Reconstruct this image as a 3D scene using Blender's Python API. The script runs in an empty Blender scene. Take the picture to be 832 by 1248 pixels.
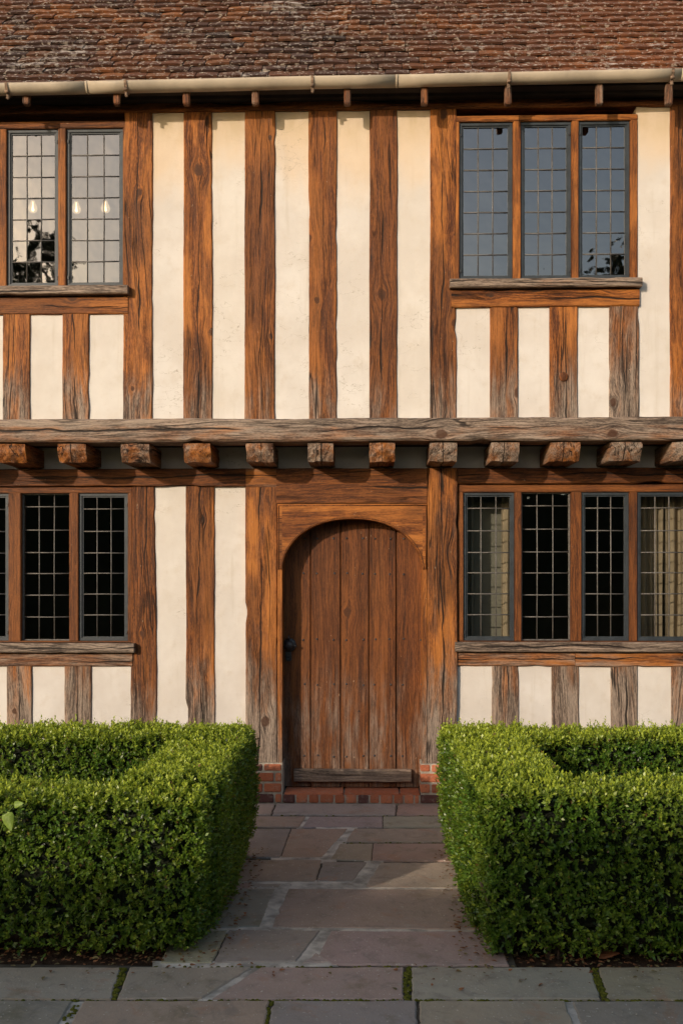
import bpy, math, random
import numpy as np
from mathutils import Vector, noise as mn
R = math.radians
random.seed(7); rng = np.random.default_rng(7)
scn = bpy.context.scene
COL = scn.collection

# ------------------------------------------------------------------ survey (measured from the photograph, turned into metres)
F, PX, PY, PSI = 1155.0, 418.0, 700.0, math.atan(0.0234)
CAM = Vector((0.09, -7.0, 1.68))
CS, SN = math.cos(PSI), math.sin(PSI)
def on_plane(px, py, Y):
    a = (px-PX)/F; b = (PY-py)/F
    dx, dy, dz = a*CS-SN, a*SN+CS, b
    t = (Y-CAM.y)/dy
    return CAM.x+t*dx, CAM.z+t*dz
def on_ground(px, py, z=0.0):
    a = (px-PX)/F; b = (PY-py)/F
    dx, dy, dz = a*CS-SN, a*SN+CS, b
    t = (z-CAM.z)/dz
    return CAM.x+t*dx, CAM.y+t*dy
YU, YL = -0.35, 0.0
def UX(px): return on_plane(px, 400, YU)[0]
def LX(px): return on_plane(px, 700, YL)[0]
def UZ(py, px=430): return on_plane(px, py, YU)[1]
def LZ(py, px=430): return on_plane(px, py, YL)[1]

# ------------------------------------------------------------------ node helpers
def new_mat(name):
    m = bpy.data.materials.new(name); m.use_nodes = True
    nt = m.node_tree
    for n in list(nt.nodes): nt.nodes.remove(n)
    out = nt.nodes.new('ShaderNodeOutputMaterial')
    return m, nt, out
class NT:
    def __init__(s, nt): s.nt = nt
    def n(s, t, **kw):
        nd = s.nt.nodes.new(t)
        for k, v in kw.items(): setattr(nd, k, v)
        return nd
    def lk(s, a, b): s.nt.links.new(a, b)
    def put(s, sock, v):
        if hasattr(v, 'is_output'): s.lk(v, sock)
        else: sock.default_value = v
    def math(s, op, a, b=0.0, c=0.0, clamp=False):
        m = s.n('ShaderNodeMath', operation=op); m.use_clamp = clamp
        s.put(m.inputs[0], a); s.put(m.inputs[1], b); s.put(m.inputs[2], c)
        return m.outputs[0]
    def mix(s, f, a, b, mode='MIX'):
        m = s.n('ShaderNodeMix', data_type='RGBA', blend_type=mode)
        s.put(m.inputs[0], f); s.put(m.inputs[6], a); s.put(m.inputs[7], b)
        return m.outputs[2]
    def noise(s, vec, scale, detail=3, rough=.55, dist=0.0):
        m = s.n('ShaderNodeTexNoise'); s.lk(vec, m.inputs['Vector'])
        m.inputs['Scale'].default_value = scale; m.inputs['Detail'].default_value = detail
        m.inputs['Roughness'].default_value = rough; m.inputs['Distortion'].default_value = dist
        return m.outputs['Fac']
    def ramp(s, v, a, b, lo=0.0, hi=1.0):
        m = s.n('ShaderNodeMapRange'); m.interpolation_type = 'SMOOTHSTEP'
        s.put(m.inputs[0], v)
        for i, x in enumerate((a, b, lo, hi)): m.inputs[i+1].default_value = x
        return m.outputs[0]
    def vscale(s, vec, sc, off=None):
        m = s.n('ShaderNodeVectorMath', operation='MULTIPLY'); s.lk(vec, m.inputs[0]); m.inputs[1].default_value = sc
        if off is None: return m.outputs[0]
        a = s.n('ShaderNodeVectorMath', operation='ADD'); s.lk(m.outputs[0], a.inputs[0]); s.put(a.inputs[1], off)
        return a.outputs[0]
    def comb(s, x, y, z):
        m = s.n('ShaderNodeCombineXYZ'); s.put(m.inputs[0], x); s.put(m.inputs[1], y); s.put(m.inputs[2], z)
        return m.outputs[0]
    def sep(s, v):
        m = s.n('ShaderNodeSeparateXYZ'); s.lk(v, m.inputs[0]); return m.outputs
    def bump(s, h, dist, strength=1.0):
        m = s.n('ShaderNodeBump'); m.inputs['Strength'].default_value = strength
        m.inputs['Distance'].default_value = dist; s.lk(h, m.inputs['Height']); return m.outputs[0]
    def bsdf(s, col, rough, normal=None, spec=.5, metal=0.0):
        b = s.n('ShaderNodeBsdfPrincipled'); s.put(b.inputs['Base Color'], col); s.put(b.inputs['Roughness'], rough)
        b.inputs['Specular IOR Level'].default_value = spec; b.inputs['Metallic'].default_value = metal
        if normal is not None: s.lk(normal, b.inputs['Normal'])
        return b.outputs[0]
def rgb(r, g, b): return (r, g, b, 1.0)

def simple(name, col, rough=.7, var=.15, scale=12, bump=.001, spec=.4, metal=0.0):
    m, nt, out = new_mat(name); g = NT(nt)
    tc = g.n('ShaderNodeTexCoord').outputs['Object']
    n = g.noise(tc, scale, 5)
    f = g.ramp(n, .3, .7)
    c = g.mix(f, rgb(*[x*(1-var) for x in col]), rgb(*[min(1, x*(1+var)) for x in col]))
    g.lk(g.bsdf(c, rough, g.bump(g.noise(tc, scale*6, 4), bump), spec, metal), out.inputs[0])
    return m

# oak: object colour R = silvering, G = redness/darkness, B = seed
def oak_material(name, fine=1.0, swap=False, island=False):
    m, nt, out = new_mat(name); g = NT(nt)
    tc = g.n('ShaderNodeTexCoord').outputs['Object']
    if swap:
        q = g.sep(tc); tc = g.comb(q[2], q[1], q[0])
    oi = g.n('ShaderNodeObjectInfo')
    oc = g.n('ShaderNodeSeparateColor'); g.lk(oi.outputs['Color'], oc.inputs[0])
    grey, red, seed = oc.outputs
    geo = g.n('ShaderNodeNewGeometry')
    if island: seed = g.math('ADD', seed, g.math('MULTIPLY', geo.outputs['Random Per Island'], 3.0))
    off = g.comb(g.math('MULTIPLY', seed, 37.0), g.math('MULTIPLY', seed, 91.0), g.math('MULTIPLY', seed, 53.0))
    a = g.n('ShaderNodeVectorMath', operation='ADD'); g.lk(tc, a.inputs[0]); g.lk(off, a.inputs[1]); p = a.outputs[0]
    P = g.sep(p); T = g.sep(tc)
    def N(x, y, z, det=3, ro=.55, xx=None):
        return g.noise(g.comb(g.math('MULTIPLY', xx if xx is not None else P[0], x), g.math('MULTIPLY', P[1], y), g.math('MULTIPLY', P[2], z)), 1.0, det, ro)
    warp = g.math('MULTIPLY', g.math('SUBTRACT', N(2.4, 2.0, .75, 1.0), .5), .15)
    warp2 = g.math('MULTIPLY', g.math('SUBTRACT', N(14, 8, 3.2, 2), .5), .008)
    # knots that push the grain aside
    sx, sz = 3.6, 1.25
    q = g.comb(g.math('MULTIPLY', P[0], sx), g.math('MULTIPLY', seed, 17.3), g.math('MULTIPLY', P[2], sz))
    v = g.n('ShaderNodeTexVoronoi'); v.inputs['Scale'].default_value = 1.0; v.inputs['Randomness'].default_value = .9
    g.lk(q, v.inputs['Vector'])
    d = g.n('ShaderNodeVectorMath', operation='SUBTRACT'); g.lk(q, d.inputs[0]); g.lk(v.outputs['Position'], d.inputs[1])
    D = g.sep(d.outputs[0]); dx = g.math('DIVIDE', D[0], sx); dz = g.math('DIVIDE', D[2], sz)
    cr = g.n('ShaderNodeSeparateColor'); g.lk(v.outputs['Color'], cr.inputs[0])
    on = g.ramp(cr.outputs[0], *((.50, .55) if not island else (.86, .90)))
    size = g.math('ADD', g.math('MULTIPLY', cr.outputs[1], .050), .026)
    r2 = g.math('ADD', g.math('MULTIPLY', dx, dx), g.math('MULTIPLY', g.math('MULTIPLY', dz, dz), .5))
    r = g.math('SQRT', r2)
    e = g.math('EXPONENT', g.math('MULTIPLY', g.math('DIVIDE', r2, g.math('MULTIPLY', size, size)), -1.0))
    e = g.math('MULTIPLY', g.math('MULTIPLY', e, on), .94)
    gx = g.math('SUBTRACT', g.math('ADD', g.math('ADD', P[0], warp), warp2), g.math('MULTIPLY', dx, e))
    # fibre at four widths, none of them regular
    b0 = N(13*fine, 9, .75, 3, .6, gx); b1 = N(48*fine, 30, 2.2, 4, .6, gx)
    b2 = N(170*fine, 90, 7, 3, .65, gx); b3 = N(420*fine, 200, 40, 2, .6, gx)
    patch = N(9, 9, 3.0, 5, .65); patch2 = N(2.2, 2.2, .8, 3, .5)
    base = g.math('ADD', g.math('MULTIPLY', b0, .30), g.math('ADD', g.math('MULTIPLY', b1, .32), g.math('ADD', g.math('MULTIPLY', b2, .26), g.math('MULTIPLY', b3, .12))))
    f = g.ramp(g.math('ADD', g.math('MULTIPLY', base, .55), g.math('MULTIPLY', g.math('ADD', g.math('MULTIPLY', b2, .55), g.math('MULTIPLY', b3, .45)), .45)), .42, .59)
    c = g.mix(f, rgb(.085, .024, .005), rgb(.44, .145, .027))
    c = g.mix(g.ramp(b0, .40, .62, 0, .40), c, rgb(.53, .200, .042))
    c = g.mix(g.ramp(patch, .46, .64, 0, .70), c, g.mix(f, rgb(.050, .014, .004), rgb(.20, .058, .012)))
    c = g.mix(g.ramp(patch2, .49, .62, 0, .72), c, g.mix(f, rgb(.042, .014, .005), rgb(.17, .056, .014)))
    c = g.mix(g.ramp(red, 0, 1, 0, .85), c, g.mix(f, rgb(.038, .013, .005), rgb(.175, .055, .015)))
    gr = g.mix(f, rgb(.060, .043, .033), rgb(.38, .295, .225))
    gr = g.mix(g.ramp(b0, .44, .66, 0, .30), gr, rgb(.34, .28, .225))
    nz = g.math('SUBTRACT', g.math('ADD', g.math('MULTIPLY', N(20, 20, 1.4, 4, .7, gx), .5), g.math('MULTIPLY', patch, .5)), .5)
    wz = g.sep(geo.outputs['Position'])[2]
    foot = g.math('MAXIMUM', g.math('MULTIPLY', g.ramp(wz, 1.35, .30), .72),
                  g.math('MULTIPLY', g.math('MULTIPLY', g.ramp(wz, 3.35, 2.80), g.ramp(wz, 2.70, 2.74)), .52))
    silver = g.math('ADD', g.math('MULTIPLY', grey, 1.1), g.math('MULTIPLY', foot, g.ramp(red, 1.15, .5)))
    silver = g.math('ADD', silver, g.math('MULTIPLY', nz, g.ramp(silver, 0, .4, .25, 2.6)))
    c = g.mix(g.ramp(silver, .12, .90, 0, .92), c, gr)
    # knot heart
    rw = g.math('ADD', r, g.math('MULTIPLY', g.math('SUBTRACT', N(38, 38, 30, 4, .65), .5), .030))
    kh = g.math('MULTIPLY', g.ramp(g.math('DIVIDE', rw, size), .50, .30), on)
    kr = N(300, 300, 300, 3)
    c = g.mix(g.math('MULTIPLY', kh, .85), c, g.mix(kr, rgb(.020, .008, .004), rgb(.10, .036, .013)))
    # drying checks: one long heart split and shorter ones
    wn = g.math('MULTIPLY', g.math('SUBTRACT', g.noise(g.comb(g.math('MULTIPLY', seed, 31.7), 0.0, g.math('MULTIPLY', P[2], .9)), 1.0, 4, .6), .5), .17)
    dd = g.math('ABSOLUTE', g.math('SUBTRACT', g.math('ADD', T[0], g.math('MULTIPLY', warp2, 1.0)), wn))
    wid = g.ramp(g.noise(g.comb(g.math('MULTIPLY', seed, 11.7), 4.0, g.math('MULTIPLY', P[2], 1.3)), 1.0, 3, .6), .40, .66, -.0006, .0075)
    main = g.math('MULTIPLY', g.ramp(g.math('DIVIDE', dd, g.math('MAXIMUM', wid, .00001)), 1.25, .5), g.ramp(wid, .0, .0008)) if not island else 0.0
    n3 = N(16, 8, .6, 2, .5, gx); ck = g.math('MULTIPLY', g.ramp(g.math('ABSOLUTE', g.math('SUBTRACT', n3, .5)), .018, .005), g.ramp(N(5, 5, .9, 1), .52, .60))
    n4 = N(50, 18, 1.6, 2, .5, gx); ck2 = g.math('MULTIPLY', g.ramp(g.math('ABSOLUTE', g.math('SUBTRACT', n4, .47)), .034, .006), g.ramp(N(9, 9, 1.6, 1), .54, .62))
    crack = g.math('MAXIMUM', g.math('MAXIMUM', g.math('MULTIPLY', ck, .25 if island else .9), g.math('MULTIPLY', ck2, .2 if island else .6)), main)
    c = g.mix(g.math('MULTIPLY', crack, .93), c, rgb(.010, .006, .004))
    # pale nicks
    nk = g.ramp(N(70, 70, 26, 2, .5), .74, .78, 0, .55)
    c = g.mix(nk, c, rgb(.46, .33, .22))
    h = g.math('ADD', g.math('ADD', g.math('MULTIPLY', b0, .5), g.math('MULTIPLY', b1, .55)), g.math('MULTIPLY', b2, .30))
    h = g.math('SUBTRACT', h, g.math('MULTIPLY', crack, 1.5))
    g.lk(g.bsdf(c, .66, g.bump(h, .0062 if not island else .003, .85), .28), out.inputs[0])
    return m

def plaster_material():
    m, nt, out = new_mat('lime_plaster'); g = NT(nt)
    tc = g.n('ShaderNodeNewGeometry').outputs['Position']
    oi = g.n('ShaderNodeObjectInfo')
    n1 = g.noise(tc, 2.2, 4, .6); n2 = g.noise(tc, 9, 5, .65)
    c = g.mix(g.ramp(n1, .35, .7), rgb(.62, .565, .510), rgb(.71, .665, .615))
    c = g.mix(g.ramp(n2, .50, .75, 0, .40), c, rgb(.56, .48, .39))
    streak = g.noise(g.vscale(tc, (14, 14, 1.2)), 1.0, 4, .6)
    c = g.mix(g.ramp(streak, .56, .76, 0, .32), c, rgb(.48, .41, .32))
    c = g.mix(g.ramp(g.noise(tc, 120, 2), .72, .76, 0, .5), c, rgb(.35, .28, .2))
    c = g.mix(g.ramp(oi.outputs['Random'], 0, 1, 0, .16), c, rgb(.70, .62, .50))
    wz = g.sep(tc)[2]
    tan = g.math('ADD', g.ramp(wz, 3.9, 4.9, 0, .9), g.math('MULTIPLY', g.math('SUBTRACT', g.noise(g.vscale(tc, (1.6, 1.6, 1.1)), 1.0, 4, .55), .5), 1.9))
    c = g.mix(g.ramp(tan, .35, .98, 0, .55), c, rgb(.72, .51, .30))
    c = g.mix(g.math('MULTIPLY', g.ramp(wz, 4.62, 4.86), g.ramp(g.noise(g.vscale(tc, (9, 9, 5)), 1.0, 3), .35, .65, .10, .45)), c, rgb(.50, .38, .21))
    h = g.math('ADD', g.math('MULTIPLY', g.noise(tc, 5, 4, .5), 1.0), g.math('MULTIPLY', g.noise(g.vscale(tc, (1, 1, 2.5)), 28, 4, .6), .18))
    hair = g.ramp(g.math('ABSOLUTE', g.math('SUBTRACT', g.noise(g.vscale(tc, (1.3, 1.3, 3)), 2.6, 4, .6), .5)), .0035, .001)
    hair = g.math('MULTIPLY', hair, g.ramp(g.noise(tc, 1.7, 1), .54, .60))
    c = g.mix(g.math('MULTIPLY', hair, .6), c, rgb(.3, .24, .17))
    g.lk(g.bsdf(c, .9, g.bump(h, .011, .85), .15), out.inputs[0])
    return m

def tile_material():
    m, nt, out = new_mat('clay_tile'); g = NT(nt)
    geo = g.n('ShaderNodeNewGeometry'); tc = geo.outputs['Position']; rd = geo.outputs['Random Per Island']
    cr = g.n('ShaderNodeValToRGB'); g.lk(rd, cr.inputs[0]); el = cr.color_ramp.elements
    cols = [(0, (.070, .034, .022)), (.2, (.15, .058, .028)), (.42, (.080, .042, .030)), (.6, (.16, .062, .028)), (.78, (.27, .105, .038)), (1, (.042, .029, .025))]
    el[0].position = 0; el[0].color = rgb(*cols[0][1]); el[1].position = 1; el[1].color = rgb(*cols[-1][1])
    for p, c in cols[1:-1]:
        e = el.new(p); e.color = rgb(*c)
    big = g.noise(tc, .9, 3, .5)
    c = g.mix(g.ramp(big, .40, .58, 0, .55), cr.outputs[0], rgb(.055, .035, .030))
    c = g.mix(g.ramp(g.sep(tc)[0], -.3, 2.2, 0, .42), c, rgb(.30, .105, .040))
    c = g.mix(g.ramp(g.noise(tc, 20, 5, .7), .40, .62, 0, .45), c, rgb(.045, .026, .020))
    # lichen: pale crusts
    l1 = g.noise(g.vscale(tc, (1, 1, 1.5)), 17, 6, .75); l0 = g.noise(tc, 1.9, 3, .6)
    lm = g.math('MULTIPLY', g.ramp(g.math('ADD', l1, g.math('MULTIPLY', g.math('SUBTRACT', l0, .5), .7)), .62, .65), .72)
    c = g.mix(lm, c, rgb(.46, .40, .35))
    l2 = g.ramp(g.noise(g.vscale(tc, (.55, 1, 1)), 58, 2, .5), .62, .645)
    c = g.mix(g.math('MULTIPLY', l2, .8), c, rgb(.60, .53, .45))
    l3 = g.ramp(g.noise(tc, 7.0, 5, .7), .64, .70, 0, .7)
    c = g.mix(l3, c, rgb(.20, .13, .035))
    h = g.math('ADD', g.noise(tc, 45, 5, .65), g.math('MULTIPLY', lm, .5))
    g.lk(g.bsdf(c, .85, g.bump(h, .006, .9), .25), out.inputs[0])
    return m

def stone_material():
    m, nt, out = new_mat('flagstone'); g = NT(nt)
    geo = g.n('ShaderNodeNewGeometry'); tc = geo.outputs['Position']
    at = g.n('ShaderNodeAttribute', attribute_name='tint').outputs['Color']
    c = g.mix(g.ramp(g.noise(tc, 2.6, 5, .6, .6), .35, .7, 0, .55), at, g.mix(.55, at, rgb(.24, .19, .13)))
    c = g.mix(.22, c, rgb(.46, .385, .31))
    c = g.mix(g.ramp(g.noise(tc, 7, 8, .78, .8), .50, .66, 0, .5), c, rgb(.19, .165, .135))
    c = g.mix(g.ramp(g.noise(tc, 3.1, 7, .72, 1.0), .55, .66, 0, .45), c, rgb(.42, .22, .13))
    c = g.mix(g.ramp(g.noise(tc, 16, 6, .75), .58, .68, 0, .50), c, rgb(.46, .41, .34))
    c = g.mix(g.ramp(g.noise(tc, 4.3, 6, .7), .54, .70, 0, .45), c, rgb(.14, .12, .05))
    c = g.mix(g.ramp(g.noise(tc, 60, 2, .5), .68, .71, 0, .85), c, rgb(.62, .56, .46))
    c = g.mix(g.ramp(g.noise(tc, 190, 2, .5), .66, .70, 0, .5), c, rgb(.33, .30, .26))
    h = g.math('ADD', g.math('MULTIPLY', g.noise(tc, 6, 7, .68), 1.6), g.math('MULTIPLY', g.noise(tc, 60, 4, .65), .3))
    rr = g.ramp(g.noise(tc, 5, 4), .3, .7, .5, .8)
    g.lk(g.bsdf(c, rr, g.bump(h, .008, .8), .4), out.inputs[0])
    return m

def brick_material():
    m, nt, out = new_mat('red_brick'); g = NT(nt)
    geo = g.n('ShaderNodeNewGeometry'); tc = geo.outputs['Position']; rd = geo.outputs['Random Per Island']
    c = g.mix(rd, rgb(.38, .11, .05), rgb(.58, .20, .10))
    c = g.mix(g.ramp(g.math('FRACT', g.math('MULTIPLY', rd, 7.31)), .86, .9), c, rgb(.13, .055, .045))
    c = g.mix(g.ramp(g.noise(tc, 26, 5, .7), .5, .75, 0, .55), c, rgb(.40, .33, .27))
    c = g.mix(g.ramp(g.noise(tc, 60, 3), .6, .7, 0, .5), c, rgb(.07, .04, .03))
    g.lk(g.bsdf(c, .85, g.bump(g.noise(tc, 55, 5, .7), .006, .9), .2), out.inputs[0])
    return m

def leaf_material(name, dark, light, young):
    m, nt, out = new_mat(name); g = NT(nt)
    geo = g.n('ShaderNodeNewGeometry'); rd = geo.outputs['Random Per Island']
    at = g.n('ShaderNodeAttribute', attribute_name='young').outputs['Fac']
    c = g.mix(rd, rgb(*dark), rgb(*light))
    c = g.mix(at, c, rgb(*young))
    c = g.mix(g.ramp(rd, .985, .99), c, rgb(.16, .085, .03))
    b = g.bsdf(c, .38, None, .5)
    t = g.n('ShaderNodeBsdfTranslucent'); g.lk(g.mix(.5, c, rgb(young[0]*1.1, young[1]*1.2, young[2])), t.inputs[0])
    mx = g.n('ShaderNodeMixShader'); mx.inputs[0].default_value = .28
    g.lk(b, mx.inputs[1]); g.lk(t.outputs[0], mx.inputs[2]); g.lk(mx.outputs[0], out.inputs[0])
    return m

def glass_material():
    m, nt, out = new_mat('old_window_glass'); g = NT(nt)
    tc = g.n('ShaderNodeNewGeometry').outputs['Position']
    nb = g.bump(g.noise(tc, 5.5, 2, .5), .005, .5)
    gl = g.n('ShaderNodeBsdfGlossy'); gl.inputs['Roughness'].default_value = .015; g.lk(nb, gl.inputs['Normal'])
    gl.inputs['Color'].default_value = (1, .93, .87, 1)
    tr = g.n('ShaderNodeBsdfTransparent'); tr.inputs[0].default_value = (.90, .92, .88, 1)
    lw = g.n('ShaderNodeLayerWeight'); lw.inputs['Blend'].default_value = .5
    fac = g.math('ADD', g.math('MULTIPLY', g.math('POWER', lw.outputs['Facing'], 4.0), .75), .235)
    mx = g.n('ShaderNodeMixShader'); g.lk(fac, mx.inputs[0])
    g.lk(tr.outputs[0], mx.inputs[1]); g.lk(gl.outputs[0], mx.inputs[2]); g.lk(mx.outputs[0], out.inputs[0])
    return m
def emit(name, col, s):
    m, nt, out = new_mat(name); g = NT(nt)
    e = g.n('ShaderNodeEmission'); e.inputs[0].default_value = rgb(*col); e.inputs[1].default_value = s
    g.lk(e.outputs[0], out.inputs[0]); return m
def bulbglass():
    m, nt, out = new_mat('clear_bulb_glass'); g = NT(nt)
    gl = g.n('ShaderNodeBsdfGlossy'); gl.inputs['Roughness'].default_value = .05
    tr = g.n('ShaderNodeBsdfTransparent')
    em = g.n('ShaderNodeEmission'); em.inputs[0].default_value = rgb(1, .72, .42); em.inputs[1].default_value = .22
    fr = g.n('ShaderNodeLayerWeight'); fr.inputs[0].default_value = .35
    mx = g.n('ShaderNodeMixShader'); g.lk(fr.outputs[1], mx.inputs[0]); g.lk(tr.outputs[0], mx.inputs[1]); g.lk(gl.outputs[0], mx.inputs[2])
    ad = g.n('ShaderNodeAddShader'); g.lk(mx.outputs[0], ad.inputs[0]); g.lk(em.outputs[0], ad.inputs[1])
    g.lk(ad.outputs[0], out.inputs[0]); return m

OAK = oak_material('weathered_oak'); OAKF = oak_material('door_oak', 1.5, False, True); OAKH = oak_material('joinery_oak_level', 1.5, True, True)
PLASTER = plaster_material(); TILE = tile_material(); STONE = stone_material(); BRICK = brick_material()
GLASS = glass_material()
MORTAR = simple('lime_mortar', (.40, .345, .27), .95, .3, 14, .003)
JOINT = simple('path_joint_earth', (.085, .07, .05), .95, .35, 9, .004)
PMORT = simple('path_mortar', (.50, .45, .38), .95, .45, 9, .004)
STEEL = simple('painted_steel_casement', (.030, .037, .043), .5, .25, 20, .0008, .5)
LEAD = simple('lead_came', (.115, .105, .095), .55, .3, 30, .001, .5)
GUTTER = simple('cream_painted_iron', (.44, .36, .265), .55, .18, 3.5, .001, .4)
IRON = simple('black_iron', (.030, .030, .033), .36, .3, 40, .002, .5)
RUST = simple('rusty_bracket', (.20, .13, .085), .8, .6, 40, .003)
SOFFIT = simple('shade_dark_board', (.022, .015, .012), .9, .3, 9)  # near-black colour carries the shade seen under the eaves
INTERIOR = simple('room_wall', (.16, .125, .095), .9, .2, 2)
SOIL = simple('soil', (.055, .034, .022), 1, .45, 18, .02, .1)
GRASS = simple('lawn', (.045, .075, .018), 1, .35, 6, .02, .1)
MOSS = simple('moss', (.12, .12, .018), 1, .4, 60, .004, .1)
BARK = simple('bark', (.10, .07, .05), .95, .4, 14, .01)
CURT = simple('linen_curtain', (.36, .285, .20), .9, .12, 5)
BLIND = simple('pale_blind', (.24, .225, .185), .9, .1, 3)
BLACKIN = simple('black_cord', (.02, .02, .02), .6)
DEAD = simple('dead_leaf', (.22, .09, .035), .8, .5, 30)
BOXLEAF = leaf_material('box_leaf', (.028, .070, .008), (.10, .21, .020), (.43, .50, .05))
TREELEAF = leaf_material('tree_leaf', (.012, .022, .006), (.030, .05, .012), (.02, .035, .008))

# ------------------------------------------------------------------ mesh helpers
class MB:
    def __init__(s): s.v = []; s.f = []; s.m = []; s.sm = []
    def add(s, vs, fs, mi=0, smooth=False):
        o = len(s.v); s.v += [tuple(v) for v in vs]
        for f in fs: s.f.append([i+o for i in f]); s.m.append(mi); s.sm.append(smooth)
    def box(s, x0, x1, y0, y1, z0, z1, mi=0, ch=0.0):
        if ch <= 0:
            vs = [(x, y, z) for z in (z0, z1) for y in (y0, y1) for x in (x0, x1)]
            s.add(vs, [(0, 2, 3, 1), (4, 5, 7, 6), (0, 1, 5, 4), (2, 6, 7, 3), (0, 4, 6, 2), (1, 3, 7, 5)], mi); return
        import bmesh
        bm = bmesh.new(); bmesh.ops.create_cube(bm, size=1)
        for v in bm.verts: v.co = Vector(((x0+x1)/2+v.co.x*(x1-x0), (y0+y1)/2+v.co.y*(y1-y0), (z0+z1)/2+v.co.z*(z1-z0)))
        bmesh.ops.bevel(bm, geom=bm.edges[:], offset=ch, segments=2, affect='EDGES', clamp_overlap=True)
        bm.verts.index_update()
        s.add([v.co[:] for v in bm.verts], [[v.index for v in f.verts] for f in bm.faces], mi); bm.free()
    def ring(s, pts, rad, nseg=10, mi=0, caps=True):
        """tube along pts, rad number or list"""
        n = len(pts); rad = rad if hasattr(rad, '__len__') else [rad]*n
        vs = []; fs = []
        for i, p in enumerate(pts):
            p = Vector(p); d = (Vector(pts[min(i+1, n-1)])-Vector(pts[max(i-1, 0)])).normalized()
            a = d.orthogonal().normalized() if i == 0 else (a-d*a.dot(d)).normalized()
            b = d.cross(a)
            for k in range(nseg):
                t = 2*math.pi*k/nseg; vs.append(p+(a*math.cos(t)+b*math.sin(t))*rad[i])
        for i in range(n-1):
            for k in range(nseg):
                k2 = (k+1) % nseg; fs.append((i*nseg+k, i*nseg+k2, (i+1)*nseg+k2, (i+1)*nseg+k))
        if caps: fs.append(tuple(range(nseg))[::-1]); fs.append(tuple((n-1)*nseg+k for k in range(nseg)))
        s.add(vs, fs, mi, True)
    def lathe(s, prof, cx, cy, cz, n=20, mi=0, axis='z'):
        vs = []; fs = []
        for (r, h) in prof:
            for k in range(n):
                t = 2*math.pi*k/n; a, b = r*math.cos(t), r*math.sin(t)
                vs.append((cx+a, cy+b, cz+h) if axis == 'z' else (cx+a, cy-h, cz+b))
        for i in range(len(prof)-1):
            for k in range(n):
                k2 = (k+1) % n; fs.append((i*n+k, i*n+k2, (i+1)*n+k2, (i+1)*n+k))
        s.add(vs, fs, mi, True)
    def build(s, name, mats, parent=None, loc=None, **kw):
        me = bpy.data.meshes.new(name); me.from_pydata(s.v, [], s.f)
        mats = mats if isinstance(mats, (list, tuple)) else [mats]
        for m in mats: me.materials.append(m)
        me.polygons.foreach_set('material_index', s.m); me.polygons.foreach_set('use_smooth', s.sm)
        me.validate(); me.update()
        o = bpy.data.objects.new(name, me); COL.objects.link(o)
        if loc: o.location = loc
        if parent: o.parent = parent
        for k, v in kw.items(): o[k] = v
        return o
def empty(name, loc=(0, 0, 0), **kw):
    o = bpy.data.objects.new(name, None); COL.objects.link(o); o.location = loc; o.empty_display_size = .2
    for k, v in kw.items(): o[k] = v
    return o
def fix_normals(o):
    import bmesh
    bm = bmesh.new(); bm.from_mesh(o.data); bmesh.ops.recalc_face_normals(bm, faces=bm.faces[:]); bm.to_mesh(o.data); bm.free()

seedc = [0]
def timber(name, xa, xb, za, zb, yf, depth=.15, horiz=False, grey=.1, red=.1, amp=.0035, parent=None, mat=None, taper=0.0, ch=.006, label=None):
    """hewn timber; local Z is the grain. yf = y of front face. xa..xb, za..zb world extents. taper: extra half width at the foot"""
    seedc[0] += 1; sd = seedc[0]*3.71
    L = (xb-xa) if horiz else (zb-za); W = (zb-za) if horiz else (xb-xa)
    n = max(3, int(L/.03)); m = 6
    vs = []; fs = []
    def nz(t, k, sc): return mn.noise(Vector((t*sc, k*13.1+sd, sd*.7)))
    rows = []
    for i in range(n+1):
        z = L*i/n
        notch = lambda k: 1.6*max(0, nz(z, k, 4.5)-.42)*6
        le = amp*(nz(z, 1, 1.5)*1.1+nz(z, 2, 9)*.35+nz(z, 7, 30)*.25-notch(31)*.0)+amp*notch(32); re = amp*(nz(z, 3, 1.5)*1.1+nz(z, 4, 9)*.35+nz(z, 8, 30)*.25)-amp*notch(33)
        ww = W/2 + taper*(1-z/L)
        c2 = ch*(1+.8*nz(z, 5, 8)); 
        xs = [(-ww+le, depth), (-ww+le, c2), (-ww+le+c2, 0)]
        for k in range(1, m):
            t = k/m; xs.append(((-ww+le+c2)*(1-t)+(ww+re-c2)*t, amp*.55*nz(z, 20+k, 6)))
        xs += [(ww+re-c2, 0), (ww+re, c2), (ww+re, depth)]
        for (x, y) in xs: vs.append((x, y, z))
    k = m+5
    for i in range(n):
        for j in range(k):
            j2 = (j+1) % k
            fs.append((i*k+j, i*k+j2, (i+1)*k+j2, (i+1)*k+j))
    fs.append(tuple(range(k))[::-1]); fs.append(tuple(n*k+j for j in range(k)))
    b = MB(); b.add(vs, fs, 0, False)
    # orient: local x->world
    if horiz:
        # local z -> world x, local x -> world -z
        loc = (xa, yf, (za+zb)/2); rot = (0, math.pi/2, 0)
    else:
        loc = ((xa+xb)/2, yf, za); rot = (0, 0, 0)
    o = b.build(name, mat or OAK, parent, loc); o.rotation_euler = rot
    fix_normals(o)
    g_ = max(0, min(1, grey+random.uniform(-.05, .05)))
    red2 = max(0, min(1, red+random.choice((-.05, .0, .1, .25, .42)) if name.endswith('stud') else red))
    o.color = (g_, red2, (sd*.1373) % 1.0, 1)
    if label: o['label'] = label
    return o

# ------------------------------------------------------------------ HOUSE
house = empty('timber_framed_house', (0, 0, 0), label='cream and orange oak timber framed cottage with jettied upper floor and arched door', category='house')
XL, XR = -4.1, 4.1

ZUT = UZ(140)            # top of upper wall
ZUB = UZ(512)            # top of bressummer
ZJB = 2.474              # underside of joists
ZPT = LZ(571); ZPB = LZ(591)
ZS = LZ(929)             # foot of posts

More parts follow.
